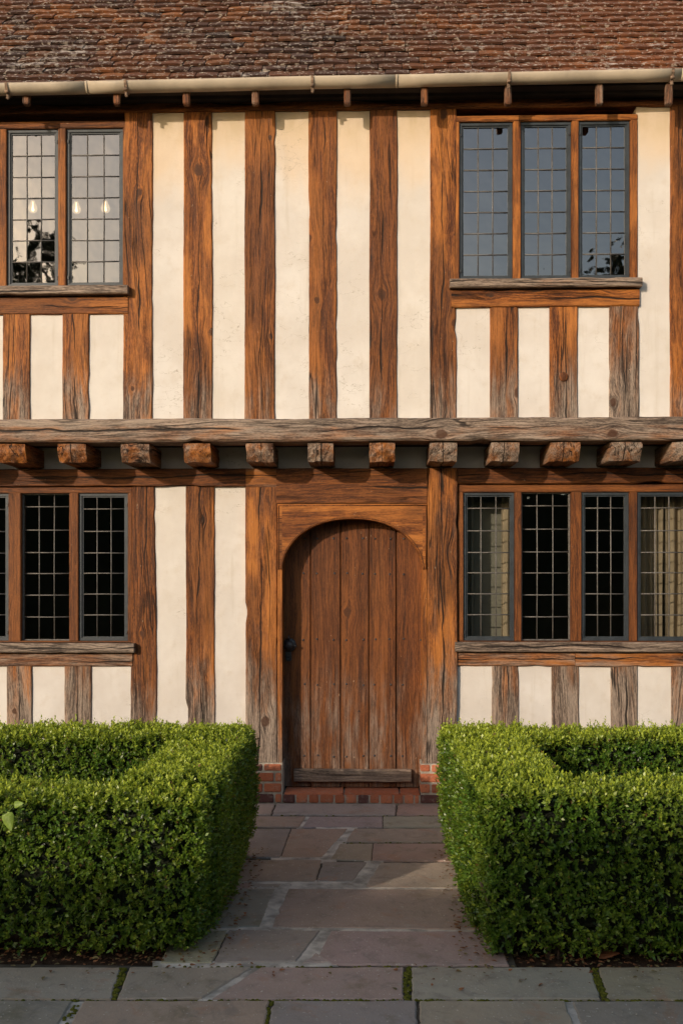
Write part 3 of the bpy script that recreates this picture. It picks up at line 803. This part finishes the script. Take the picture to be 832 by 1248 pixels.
def curtain(pxa, pxb, Yc, pyt, pyb, folds, amp, mat, label, lean=0.0):
    x0, _ = on_plane(pxa, 700, Yc); x1, _ = on_plane(pxb, 700, Yc); zt, zb = on_plane(700, pyt, Yc)[1], on_plane(700, pyb, Yc)[1]
    b = MB(); n = max(24, folds*12); m = 24; vs = []; fs = []
    for j in range(m+1):
        for i in range(n+1):
            u, v = i/n, j/m
            x = x0+(x1-x0)*u + lean*(v)*(1-u)
            y = Yc+amp*math.sin(u*folds*2*math.pi+.7*math.sin(u*9+v))*(1-.25*v)+amp*.5*mn.noise(Vector((u*folds*2, v*1.5, pxa)))
            vs.append((x, y, zb+(zt-zb)*v))
    for j in range(m):
        for i in range(n): q = j*(n+1)+i; fs.append((q, q+1, q+n+2, q+n+1))
    b.add(vs, fs, 0, True); o = b.build('curtain', mat, None); o['label'] = label; o['category'] = 'curtain'
    s = o.modifiers.new('thick', 'SOLIDIFY'); s.thickness = .002
    return o
curtain(772, 808, .24, 588, 800, 5, .022, CURT, 'beige linen curtain hanging in folds at left of the last lower right light')
curtain(811, 862, .22, 588, 800, 4, .03, CURT, 'beige linen curtain drawn back at the right edge of the lower right window')
curtain(556, 577, .22, 600, 800, 3, .018, BLIND, 'pale grey curtain at left side of the first light beside the door post')
curtain(611, 628, .22, 600, 800, 2, .018, CURT, 'narrow cream curtain at right side of the first light beside the door post')
b = MB(); x0 = on_plane(554, 700, .30)[0]; x1 = on_plane(633, 700, .30)[0]
b.box(x0, x1, .30, .304, LZ(800), LZ(612)); b.ring([(x0, .302, LZ(800)), (x1, .302, LZ(800))], .009, 8); b.ring([(x0-.01, .302, LZ(610)), (x1+.01, .302, LZ(610))], .016, 10)
o = b.build('roller_blind', BLIND); o['label'] = 'flat pale grey green blind drawn down behind the light beside the door'; o['category'] = 'blind'

# ------------------------------------------------------------------ GROUND
b = MB(); b.add([(-300, -300, -.06), (300, -300, -.06), (300, 300, -.06), (-300, 300, -.06)], [(0, 1, 2, 3)])
b.build('ground', GRASS, None, kind='structure')
YW = on_ground(430, 1177)[1]     # front walk edge
b = MB(); b.add([(-6, YW+.005, -.02), (6, YW+.005, -.02), (6, .12, -.02), (-6, .12, -.02)], [(0, 1, 2, 3)]); b.build('soil', SOIL, None, kind='structure')
COLS = {'grey': (.40, .325, .275), 'slate': (.27, .235, .215), 'green': (.36, .305, .23), 'red': (.42, .275, .205), 'brown': (.41, .31, .22), 'purple': (.42, .30, .245), 'blue': (.30, .27, .25), 'tan': (.46, .375, .28)}
stones = []
def S(c, *p): stones.append((c, [on_ground(x, y) for x, y in p]))
S('tan', (294, 979.5), (335, 979.5), (330, 993), (290, 993)); S('grey', (337, 979.5), (483, 979.5), (481, 993), (332, 993)); S('red', (485, 979.5), (552, 979.5), (554, 993), (483, 993))
S('brown', (284, 995), (372, 995), (364, 1008), (280, 1008)); S('grey', (377, 995), (466, 995), (466, 1008), (368, 1008)); S('grey', (467, 995), (556, 995), (560, 1008), (467, 1008))
S('slate', (272, 1010), (354, 1010), (341, 1045), (260, 1045)); S('red', (355, 1010), (424, 1010), (392, 1045), (342, 1045))
S('brown', (431, 1010), (562, 1010), (566, 1026), (421, 1026)); S('green', (414, 1028), (454, 1028), (452, 1049), (402, 1047)); S('red', (455, 1028), (566, 1028), (572, 1049), (453, 1049))
S('green', (256, 1047.5), (392, 1048), (384, 1074), (245, 1074)); S('slate', (394, 1050), (447, 1051), (430, 1074), (385.5, 1074)); S('grey', (463, 1051), (572, 1051), (582, 1082), (444, 1081))
S('brown', (244, 1076.5), (306, 1076.5), (303, 1082.5), (240, 1082.5)); S('grey', (310, 1076.5), (343, 1077), (340, 1081), (309, 1080.5))
S('slate', (236, 1085), (335, 1082.5), (316, 1129), (216, 1131)); S('red', (351, 1083), (584, 1084), (602, 1133), (331, 1129.5))
S('green', (214, 1134), (277, 1133), (258, 1172.5), (195, 1173)); S('blue', (279, 1133), (390, 1134), (361, 1171), (260, 1172.5)); S('grey', (403, 1134), (604, 1135), (620, 1176), (405, 1175), (388, 1163)); S('grey', (385, 1161), (404, 1173), (369, 1173))
S('grey', (-330, 1179), (147, 1179), (135, 1217), (-370, 1217)); S('brown', (158, 1179), (306, 1179), (246, 1216), (143, 1217)); S('purple', (317, 1179), (492, 1179), (491, 1217), (258, 1217)); S('grey', (501, 1179), (719, 1179), (731, 1217), (502, 1217)); S('brown', (729, 1179), (1200, 1179), (1240, 1217), (741, 1217))
S('slate', (-380, 1220), (88, 1220), (62, 1262), (-420, 1262)); S('red', (102, 1220), (328, 1220), (320, 1262), (78, 1262)); S('blue', (333, 1220), (507, 1220), (508, 1262), (325, 1262)); S('purple', (511, 1220), (688, 1220), (704, 1262), (512, 1262)); S('slate', (697, 1220), (1260, 1220), (1300, 1262), (713, 1262))
y = on_ground(430, 1264)[1]
while y > -9.2:
    h = random.uniform(.38, .6); x = -5.8+random.uniform(0, .4)
    while x < 5.6:
        w = random.uniform(.5, .95); stones.append((random.choice(list(COLS)), [(x, y), (x+w-.012, y), (x+w-.012, y-h+.012), (x, y-h+.012)])); x += w
    y -= h
vs_all = []; b = MB(); tint = []
def offs(poly, d):
    n = len(poly); area = sum(poly[i][0]*poly[(i+1) % n][1]-poly[(i+1) % n][0]*poly[i][1] for i in range(n))
    s = 1 if area > 0 else -1; out = []
    for i in range(n):
        p0, p1, p2 = Vector(poly[i-1]), Vector(poly[i]), Vector(poly[(i+1) % n])
        d1, d2 = (p1-p0).normalized(), (p2-p1).normalized()
        n1, n2 = Vector((-d1.y, d1.x))*s, Vector((-d2.y, d2.x))*s
        m = (n1+n2); k = max(.35, 1+n1.dot(n2)); out.append(p1+m*(d/k))
    return out
for c, poly in stones:
    n = len(poly); P = []
    for i in range(n):       # irregular edges
        a, q = Vector(poly[i]), Vector(poly[(i+1) % n]); L = (q-a).length; k = max(2, int(L/.022))
        for j in range(k):
            p = a.lerp(q, j/k); amp = .006*(1+1.2*max(0, mn.noise(Vector((p.x*5, p.y*5, 1)))*2)) if j else .0
            nn = mn.noise(Vector((p.x*22, p.y*22, 3))); p = p+Vector((nn, mn.noise(Vector((p.x*14, p.y*14, 8)))))*amp
            P.append(p)
    cen = sum((Vector(p) for p in poly), Vector((0, 0)))/n
    Pi = [p+(cen-p).normalized()*.006 for p in P]; zt = random.uniform(-.0025, .0)
    tz = [random.uniform(-.0015, .0015) for _ in range(2)]
    def zz(p): return zt+tz[0]*(p.x-cen.x)*2+tz[1]*(p.y-cen.y)*2
    N = len(P); vs = [(p.x, p.y, -.03) for p in P]+[(p.x, p.y, zz(p)-.005) for p in P]+[(p.x, p.y, zz(p)) for p in Pi]
    fs = [(i, (i+1) % N, N+(i+1) % N, N+i) for i in range(N)]+[(N+i, N+(i+1) % N, 2*N+(i+1) % N, 2*N+i) for i in range(N)]+[tuple(2*N+i for i in range(N))]
    b.add(vs, fs); col = [x*random.uniform(.9, 1.12) for x in COLS[c]]
    tint += [col]*len(vs)
st = b.build('path', STONE, None, kind='structure'); fix_normals(st)
at = st.data.color_attributes.new('tint', 'FLOAT_COLOR', 'POINT')
buf = np.ones((len(tint), 4), dtype=np.float32); buf[:, :3] = np.array(tint); at.data.foreach_set('color', buf.ravel())
b = MB(); b.add([(-5.9, -9.3, -.011), (5.9, -9.3, -.011), (5.9, YW, -.011), (-5.9, YW, -.011)], [(0, 1, 2, 3)])
b.add([(-.80, YW, -.011), (.74, YW, -.011), (.74, -.07, -.011), (-.80, -.07, -.011)], [(0, 1, 2, 3)])
b.build('path_joints', JOINT, None, kind='structure')
b = MB()
for i, poly in enumerate([[(385,1008),(436,1008),(406,1050),(380,1050)], [(330,1043),(410,1043),(410,1052),(330,1052)], [(426,1077),(444,1049),(468,1049),(446,1084)], [(232,1072),(450,1072),(450,1087),(232,1087)], [(450,1080),(600,1080),(600,1086),(450,1086)],
  [(314,1131),(336,1131),(354,1081),(332,1081)], [(205,1128),(606,1127),(612,1137),(205,1137)], [(352,1177),(412,1177),(408,1132),(386,1132)], [(186,1170),(364,1170),(364,1178.5),(186,1178.5)], [(240,1218.5),(264,1218.5),(322,1177.5),(301,1177.5)],
  [(58,1264),(84,1264),(106,1219),(84,1219)], [(700,1264),(716,1264),(700,1219),(685,1219)], [(361,1009),(371,1009),(380,994),(370,994)]]):
    b.add([(*on_ground(x, y), -.0032-.0004*i) for x, y in poly], [(0, 1, 2, 3)])
o = b.build('path_mortar', PMORT, None, kind='structure'); fix_normals(o)

# ------------------------------------------------------------------ foliage
def leaves_mesh(name, base, dirs, size, young, mat, parent=None, nleaf=8, slen=.04, lw=.5, seed=1):
    """base (n,3), dirs (n,3) shoots; each carries nleaf leaves (4 verts, folded)"""
    r = np.random.default_rng(seed); n = len(base)
    d = dirs/np.linalg.norm(dirs, axis=1, keepdims=True)
    a = np.cross(d, r.normal(size=(n, 3))); a /= np.linalg.norm(a, axis=1, keepdims=True)+1e-9
    c = np.cross(d, a)
    sl = slen*r.uniform(.6, 1.3, (n, 1)); V = []; Y = []
    for k in range(nleaf):
        t = (k+.5)/nleaf; ang = (k % 2)*math.pi+(k//2)*math.pi/2+r.normal(0, .35, (n, 1))
        rad = np.cos(ang)*a+np.sin(ang)*c
        out = rad*(1-.55*t)+d*(.35+.75*t)+r.normal(0, .25, (n, 3)); out /= np.linalg.norm(out, axis=1, keepdims=True)
        side = np.cross(out, d); side /= np.linalg.norm(side, axis=1, keepdims=True)+1e-9
        up = np.cross(side, out)
        L = size*r.uniform(.7, 1.25, (n, 1)); p = base+d*sl*t
        mid = p+out*L*.5
        V.append(np.stack([p, mid+side*L*lw*.5+up*L*.06, p+out*L-up*L*.08, mid-side*L*lw*.5+up*L*.06], 1))
        yy = np.clip(young[:, None]*(.35+.9*t)+r.normal(0, .08, (n, 1)), 0, 1); Y.append(np.repeat(yy[:, :, None], 4, 1)[:, :, 0])
    V = np.concatenate(V).reshape(-1, 3); Y = np.concatenate(Y).reshape(-1)
    nq = len(V)//4; me = bpy.data.meshes.new(name)
    me.vertices.add(len(V)); me.vertices.foreach_set('co', V.astype(np.float32).ravel())
    me.loops.add(nq*4); me.loops.foreach_set('vertex_index', np.arange(nq*4, dtype=np.int32))
    me.polygons.add(nq); me.polygons.foreach_set('loop_start', np.arange(0, nq*4, 4, dtype=np.int32))
    me.polygons.foreach_set('loop_total', np.full(nq, 4, dtype=np.int32))
    me.update(calc_edges=True)
    at = me.attributes.new('young', 'FLOAT', 'POINT'); at.data.foreach_set('value', Y.astype(np.float32))
    me.materials.append(mat)
    o = bpy.data.objects.new(name, me); COL.objects.link(o)
    if parent: o.parent = parent
    return o

def snoise(P, sc, seed):    # cheap smooth noise by summed sines
    r = np.random.default_rng(seed); s = np.zeros(len(P))
    for k in range(7):
        w = r.normal(size=3)*sc*(1+.35*k); s += np.sin(P@w+r.uniform(0, 6.28))/(1+.3*k)
    return s/4
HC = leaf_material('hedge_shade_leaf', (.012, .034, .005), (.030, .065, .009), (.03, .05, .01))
TWIG = simple('hedge_twig', (.014, .018, .008), .95, .4, 20, .004)
def hedge(name, strips, label, seed, dens=2200, rad=.055):
    """strips: (x0,x1,y0,y1,top)"""
    r = np.random.default_rng(seed)
    t = empty(name, (sum(strips[0][:2])/2, strips[0][2], 0), label=label, category='hedge', group='clipped box hedges flanking the path')
    org = np.array(t.location)
    B = []; Nn = []
    for si, (x0, x1, y0, y1, zt) in enumerate(strips):
        lo = np.array([x0, y0, .015]); hi = np.array([x1, y1, zt])
        faces = [(0, 0), (0, 1), (1, 0), (1, 1), (2, 1)]
        for ax, sd in faces:
            o2 = [i for i in range(3) if i != ax]; A = (hi-lo)[o2[0]]*(hi-lo)[o2[1]]
            n = int(A*dens*(1.25 if ax == 2 else 1)); p = np.zeros((n, 3)); p[:, ax] = hi[ax] if sd else lo[ax]
            for k in o2: p[:, k] = r.uniform(lo[k], hi[k], n)
            il, ih = lo+rad, hi-rad; il[2] = lo[2]
            q = np.clip(p, il, ih); dv = p-q; ln = np.linalg.norm(dv, axis=1, keepdims=True)+1e-9
            nr = dv/ln; p = q+nr*rad
            # waist towards the ground
            cen = (lo+hi)/2; low = np.clip((.28-p[:, 2])/.28, 0, 1)**1.6
            for k in (0, 1):
                half = (hi-lo)[k]/2
                p[:, k] -= np.sign(p[:, k]-cen[k])*low*.035*np.clip(np.abs(p[:, k]-cen[k])/half, 0, 1)
            keep = np.ones(n, bool)
            for sj, (a0, a1, b0, b1, c) in enumerate(strips):
                if sj == si: continue
                keep &= ~((p[:, 0] > a0+.03) & (p[:, 0] < a1-.03) & (p[:, 1] > b0+.03) & (p[:, 1] < b1-.03) & (p[:, 2] < c-.02))
            p, nr = p[keep], nr[keep]
            p += nr*(snoise(p, 4, 11)[:, None]*.026+snoise(p, 17, 5)[:, None]*.018+r.normal(0, .008, (len(p), 1)))
            hole = snoise(p, 11, 23) > .80
            p[hole] -= nr[hole]*.045
            B.append(p); Nn.append(nr)
    P = np.concatenate(B); N_ = np.concatenate(Nn)
    d = N_*.75+np.array([0, 0, .55])+r.normal(0, .38, P.shape)
    topness = np.clip(N_[:, 2], 0, 1)
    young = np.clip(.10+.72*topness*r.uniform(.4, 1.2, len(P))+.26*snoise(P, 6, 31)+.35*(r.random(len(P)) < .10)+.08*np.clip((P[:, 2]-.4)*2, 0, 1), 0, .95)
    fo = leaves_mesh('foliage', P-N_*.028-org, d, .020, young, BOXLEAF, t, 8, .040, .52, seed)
    # stray shoots
    m = r.random(len(P)) < .045
    leaves_mesh('stray_shoots', P[m]-N_[m]*.01-org, d[m]*.5+np.array([0, 0, 1.0])*.8, .017, np.clip(young[m]+.2, 0, 1), BOXLEAF, t, 9, .058, .5, seed+5)
    # inner layer of shaded older leaves behind the outer skin
    m = r.random(len(P)) < .55
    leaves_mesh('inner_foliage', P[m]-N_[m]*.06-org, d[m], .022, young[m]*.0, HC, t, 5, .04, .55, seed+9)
    # twiggy core
    b = MB()
    for (x0, x1, y0, y1, zt) in strips:
        i = .075; b.box(x0+i, x1-i, y0+i, y1-i, .10, zt-i, 0, .03)
    co = b.build('twiggy_core', TWIG, t); co.location = (-org[0], -org[1], 0)
    # stems
    rr = random.Random(seed)
    b = MB()
    for (x0, x1, y0, y1, zt) in strips:
        lx, ly = x1-x0, y1-y0; n = int(max(lx, ly)/.2)
        for k in range(n):
            u = (k+.5)/n
            x, y = (x0+lx*u, (y0+y1)/2) if lx > ly else ((x0+x1)/2, y0+ly*u)
            for q in range(3):
                xx, yy = x+rr.uniform(-.06, .06), y+rr.uniform(-.08, .08)
                b.ring([(xx, yy, -.03), (xx+rr.uniform(-.02, .02), yy+rr.uniform(-.02, .02), .15), (xx+rr.uniform(-.08, .08), yy+rr.uniform(-.08, .08), .32)], [.012, .009, .006], 6)
    s = b.build('stems', BARK, t); s.location = (-org[0], -org[1], 0)
    return t
YH0, YH1 = -2.89, -1.24
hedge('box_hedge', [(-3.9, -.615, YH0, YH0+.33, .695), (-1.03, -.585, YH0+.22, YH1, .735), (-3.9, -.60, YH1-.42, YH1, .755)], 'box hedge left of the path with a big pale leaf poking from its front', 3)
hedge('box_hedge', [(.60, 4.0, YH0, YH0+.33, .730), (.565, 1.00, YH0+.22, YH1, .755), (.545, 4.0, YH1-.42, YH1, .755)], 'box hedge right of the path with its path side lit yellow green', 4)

# bindweed leaf in the left hedge
def blade(b, c, L, W, dirv, nrm, mi=0):
    d = Vector(dirv).normalized(); n = Vector(nrm).normalized(); s = d.cross(n).normalized(); n = s.cross(d)
    prof = [(0, .02), (.1, .42), (.25, .5), (.5, .42), (.75, .24), (.92, .08), (1, 0.004)]
    vs = []; fs = []
    for t, w in prof:
        m = Vector(c)+d*L*t-n*L*.15*t*t; vs += [m-s*W*w+n*W*.12, m, m+s*W*w+n*W*.12]
    for i in range(len(prof)-1):
        a = i*3; fs += [(a, a+1, a+4, a+3), (a+1, a+2, a+5, a+4)]
    b.add(vs, fs, mi, True)
WEED = simple('weed_leaf', (.17, .25, .03), .5, .2, 30)
x, z = on_plane(9, 990, YH0-.05); b = MB()
w = empty('bindweed', (x, YH0-.04, z), label='pale green weed leaves poking out of the left hedge front', category='weed')
for (dx, dz, L, dr) in [(0, 0, .085, (.3, -.3, -1)), (-.05, -.13, .06, (-.2, -.4, -1)), (.03, .03, .05, (1, -.4, .3))]:
    b = MB(); blade(b, (dx, -.01, dz), L, L*.62, dr, (0, -1, .4)); o = b.build('leaf', WEED, w); o.modifiers.new('t', 'SOLIDIFY').thickness = .0006
b = MB(); b.ring([(-.05, .0, -.13), (-.02, .0, -.05), (0, 0, 0), (.03, 0, .03)], .0012, 5); b.build('stem', WEED, w)

# leaf litter at the feet of the hedges, grit on the flags, moss in the joints
def litter():
    b = MB(); rr = random.Random(5)
    for k in range(1500):
        side = rr.choice((-1, 1)); q = rr.random()
        if q < .62: x, y = side*rr.uniform(.6, 2.6), rr.uniform(YW+.005, YH0+.12)
        elif q < .9: x, y = side*rr.uniform(.50, .64), rr.uniform(YH0, YH1)
        else: x, y = rr.uniform(-2.4, 2.4), YW-abs(rr.gauss(0, .1))
        a = rr.uniform(0, 6.28); L = rr.uniform(.008, .026)
        blade(b, (x, y, .004+rr.uniform(0, .015 if q < .9 else .002)-(.015 if q < .62 else 0)), L, L*.6, (math.cos(a), math.sin(a), rr.uniform(-.1, .4)), (rr.uniform(-.4, .4), rr.uniform(-.4, .4), 1), rr.choice((0, 0, 1)))
    o = b.build('leaf_litter', [DEAD, simple('dry_box_leaf', (.20, .15, .06), .8, .4, 20)], None, kind='stuff'); o['label'] = 'small dry leaves scattered along the hedge feet'
litter()
x, y = on_ground(740, 1168); b = MB(); blade(b, (-.05, 0, .0), .11, .06, (1, .1, .18), (0, -.3, 1)); o = b.build('fallen_leaf', simple('rust_leaf', (.24, .085, .03), .7, .3, 40), None, (x, y, .006)); o['label'] = 'curled rust brown dead leaf under the right hedge'; o['category'] = 'leaf'; o.modifiers.new('t', 'SOLIDIFY').thickness = .001
def pebbles():
    b = MB(); rr = random.Random(9)
    for k in range(420):
        px, py = rr.uniform(0, 832), rr.uniform(985, 1300) if rr.random() < .5 else rr.uniform(1180, 1300)
        x, y = on_ground(px, py)
        if py < 1178 and not (-.52 < x < .50): continue
        s = rr.uniform(.0015, .0042); vs = [(x+s*rr.uniform(.6, 1.3)*math.cos(a), y+s*rr.uniform(.6, 1.3)*math.sin(a), .0) for a in [i*math.pi/3 for i in range(6)]]+[(x, y, s*.9)]
        b.add(vs, [(i, (i+1) % 6, 6) for i in range(6)])
    o = b.build('grit', simple('pale_grit', (.42, .37, .30), .9, .5, 50), None, kind='stuff'); o['label'] = 'pale grit and crumbs scattered over the flagstones'
pebbles()
def moss():
    b = MB(); rr = random.Random(12); runs = [((152, 1179), (139, 1217), 1.5, 90), ((496, 1179), (496, 1217), 1.5, 120), ((723, 1179), (736, 1217), 1.5, 90), ((0, 1218.5), (832, 1218.5), .4, 160), ((330, 1218), (560, 1218), .4, 50), ((180, 1177.5), (600, 1177.5), .5, 60), ((95, 1220), (72, 1262), 1.2, 30), ((330, 1220), (322, 1262), .8, 40), ((300, 994), (550, 994), .3, 40), ((400, 1027), (560, 1027), .3, 40)]
    for (p, q, w, n) in runs:
        for k in range(n):
            t = rr.random(); x, y = on_ground(p[0]+(q[0]-p[0])*t+rr.gauss(0, w*1.6), p[1]+(q[1]-p[1])*t+rr.gauss(0, .3)); s = rr.uniform(.004, .011)
            prof = [(s, 0), (s*.85, s*.4), (s*.4, s*.7), (.0001, s*.75)]; b.lathe(prof, x, y, -.008, 6)
    o = b.build('moss', MOSS, None, kind='stuff'); o['label'] = 'yellow green moss cushions in the flagstone joints'
moss()

# ------------------------------------------------------------------ behind the camera: added hedge that blocks low sun, trees mirrored in the panes
AZ, EL = R(38), R(18)
r = np.random.default_rng(40)
def clump_leaves(name, pts, size, parent, seed, mat=TREELEAF):
    rr = np.random.default_rng(seed); d = rr.normal(size=pts.shape)+np.array([0, 0, .3])
    return leaves_mesh(name, pts, d, size, np.zeros(len(pts)), mat, parent, 5, size*1.4, .6, seed)
bx0, bx1, by, bh = -4.85, 9.0, -9.9, 3.5  # extents of the unseen hedge added to shade the box hedge fronts
t = empty('sun_block_hedge', ((bx0+bx1)/2, by, 0), label='tall dark hedge added unseen behind the viewer to block low sun', category='hedge')
n = 20000; pts = np.stack([r.uniform(bx0, bx1, n), r.uniform(-.25, .25, n)+by, r.uniform(.0, bh, n)+r.normal(0, .03, n)], 1)-np.array(t.location)
clump_leaves('foliage', pts, .05, t, 41)
n = 7000; pts = np.stack([r.uniform(-9.8, bx0, n), r.uniform(-.25, .25, n)+by, r.uniform(.0, 3.28, n)+r.normal(0, .02, n)], 1)-np.array(t.location)  # lower step, added to keep sun off the path
clump_leaves('lower_foliage', pts, .05, t, 43)
b = MB(); b.box(bx0+.1-t.location.x, bx1-.1-t.location.x, -.14, .14, 0, bh-.10); b.box(-9.7-t.location.x, bx0+.12-t.location.x, -.13, .13, 0, 3.2); b.build('twiggy_core', TWIG, t)
def tree(x, y, h, cw, seed, label):
    rr = random.Random(seed); rn = np.random.default_rng(seed)
    t = empty('garden_tree', (x, y, 0), label=label, category='tree', group='trees across the garden mirrored in the windows')
    b = MB(); b.ring([(0, 0, -.1), (rr.uniform(-.1, .1), 0, h*.3), (rr.uniform(-.3, .3), rr.uniform(-.2, .2), h*.62), (rr.uniform(-.3, .3), 0, h*.93)], [.26, .2, .12, .03], 9)
    cl = []
    for k in range(26):
        a = rr.uniform(0, 6.28); u = rr.random(); zz = h*(.28+.66*u); rad = cw*(1-.65*u)*rr.uniform(.3, 1.0)
        p = (math.cos(a)*rad, math.sin(a)*rad, zz); cl.append(p)
        b.ring([(0, 0, zz*.75), (p[0]*.5, p[1]*.5, zz*.9), p], [.07, .045, .015], 6)
    b.build('trunk', BARK, t)
    P = []
    for p in cl:
        k = 300; q = rn.normal(size=(k, 3)); q /= np.linalg.norm(q, axis=1, keepdims=True); P.append(np.array(p)+q*rn.uniform(.2, 1, (k, 1))**.6*np.array([1, 1, .75])*rr.uniform(.55, 1.05)*cw*.36)
    clump_leaves('crown', np.concatenate(P), .13, t, seed+1)
TR = [(-13.6, -31, 16.2, 3.3, 'tallest tree toward the left end of the row'), (-7.6, -33, 7.2, 2.6, 'bushy tree second in the row'), (-2.6, -30, 8.0, 3.2, 'round tree beyond the added hedge'), (3.4, -32, 7.8, 3.0, 'open crowned tree in the middle of the row'), (9.7, -31, 15.2, 2.7, 'slim tall tree near the right of the row'), (13.6, -32, 10.4, 3.0, 'high dark tree toward the right end'), (17.5, -33, 9, 3.4, 'broad tree at the far right of the row'), (-18.5, -34, 7.4, 3.6, 'spreading tree left of the tallest one'), (-25, -36, 7.6, 3.8, 'tree at the outer left edge of the garden')]
for i, (x, y, h, cw, lb) in enumerate(TR): tree(x, y, h, cw, 60+i*3, lb)

wo = np.stack([r.uniform(-42, 34, 26000), r.uniform(-1.2, 1.2, 26000)-38, 4.4*r.random(26000)**.8], 1); wo[:, 2] *= 1+.18*np.sin(wo[:, 0]*.7)
t = clump_leaves('woodland_edge', wo, .26, None, 77); t['kind'] = 'stuff'; t['label'] = 'low dark woodland edge beyond the garden'
# ------------------------------------------------------------------ light, sky, camera
wd = bpy.data.worlds.new('World'); scn.world = wd; wd.use_nodes = True
nt = wd.node_tree; bg = nt.nodes['Background']; sky = nt.nodes.new('ShaderNodeTexSky'); sky.sky_type = 'NISHITA'; sky.sun_disc = False
sky.sun_elevation = EL
sd = Vector((-math.sin(AZ)*math.cos(EL), -math.cos(AZ)*math.cos(EL), math.sin(EL)))   # towards the sun
sky.sun_rotation = math.atan2(sd.x, sd.y)
sky.air_density = 1.15; sky.dust_density = 1.8; sky.ozone_density = .6
nt.links.new(sky.outputs[0], bg.inputs[0]); bg.inputs[1].default_value = .15
su = bpy.data.lights.new('sun', 'SUN'); su.energy = 2.75; su.angle = R(.6); su.color = (1, .85, .69)
so = bpy.data.objects.new('sun', su); COL.objects.link(so); so.rotation_euler = sd.to_track_quat('Z', 'Y').to_euler(); so.location = (-5, -10, 12)
cam = bpy.data.cameras.new('camera'); co = bpy.data.objects.new('camera', cam); COL.objects.link(co)
co.location = CAM; co.rotation_euler = (math.pi/2, 0, PSI)
cam.sensor_fit = 'HORIZONTAL'; cam.sensor_width = 36; cam.lens = F/832*36; cam.shift_x = (416-PX)/832; cam.shift_y = (PY-624)/832
cam.clip_end = 1000; cam.clip_start = .05
scn.camera = co
vs_ = scn.view_settings; vs_.view_transform = 'Standard'; vs_.look = 'None'; vs_.gamma = 1; vs_.exposure = 0.17; vs_.use_curve_mapping = False
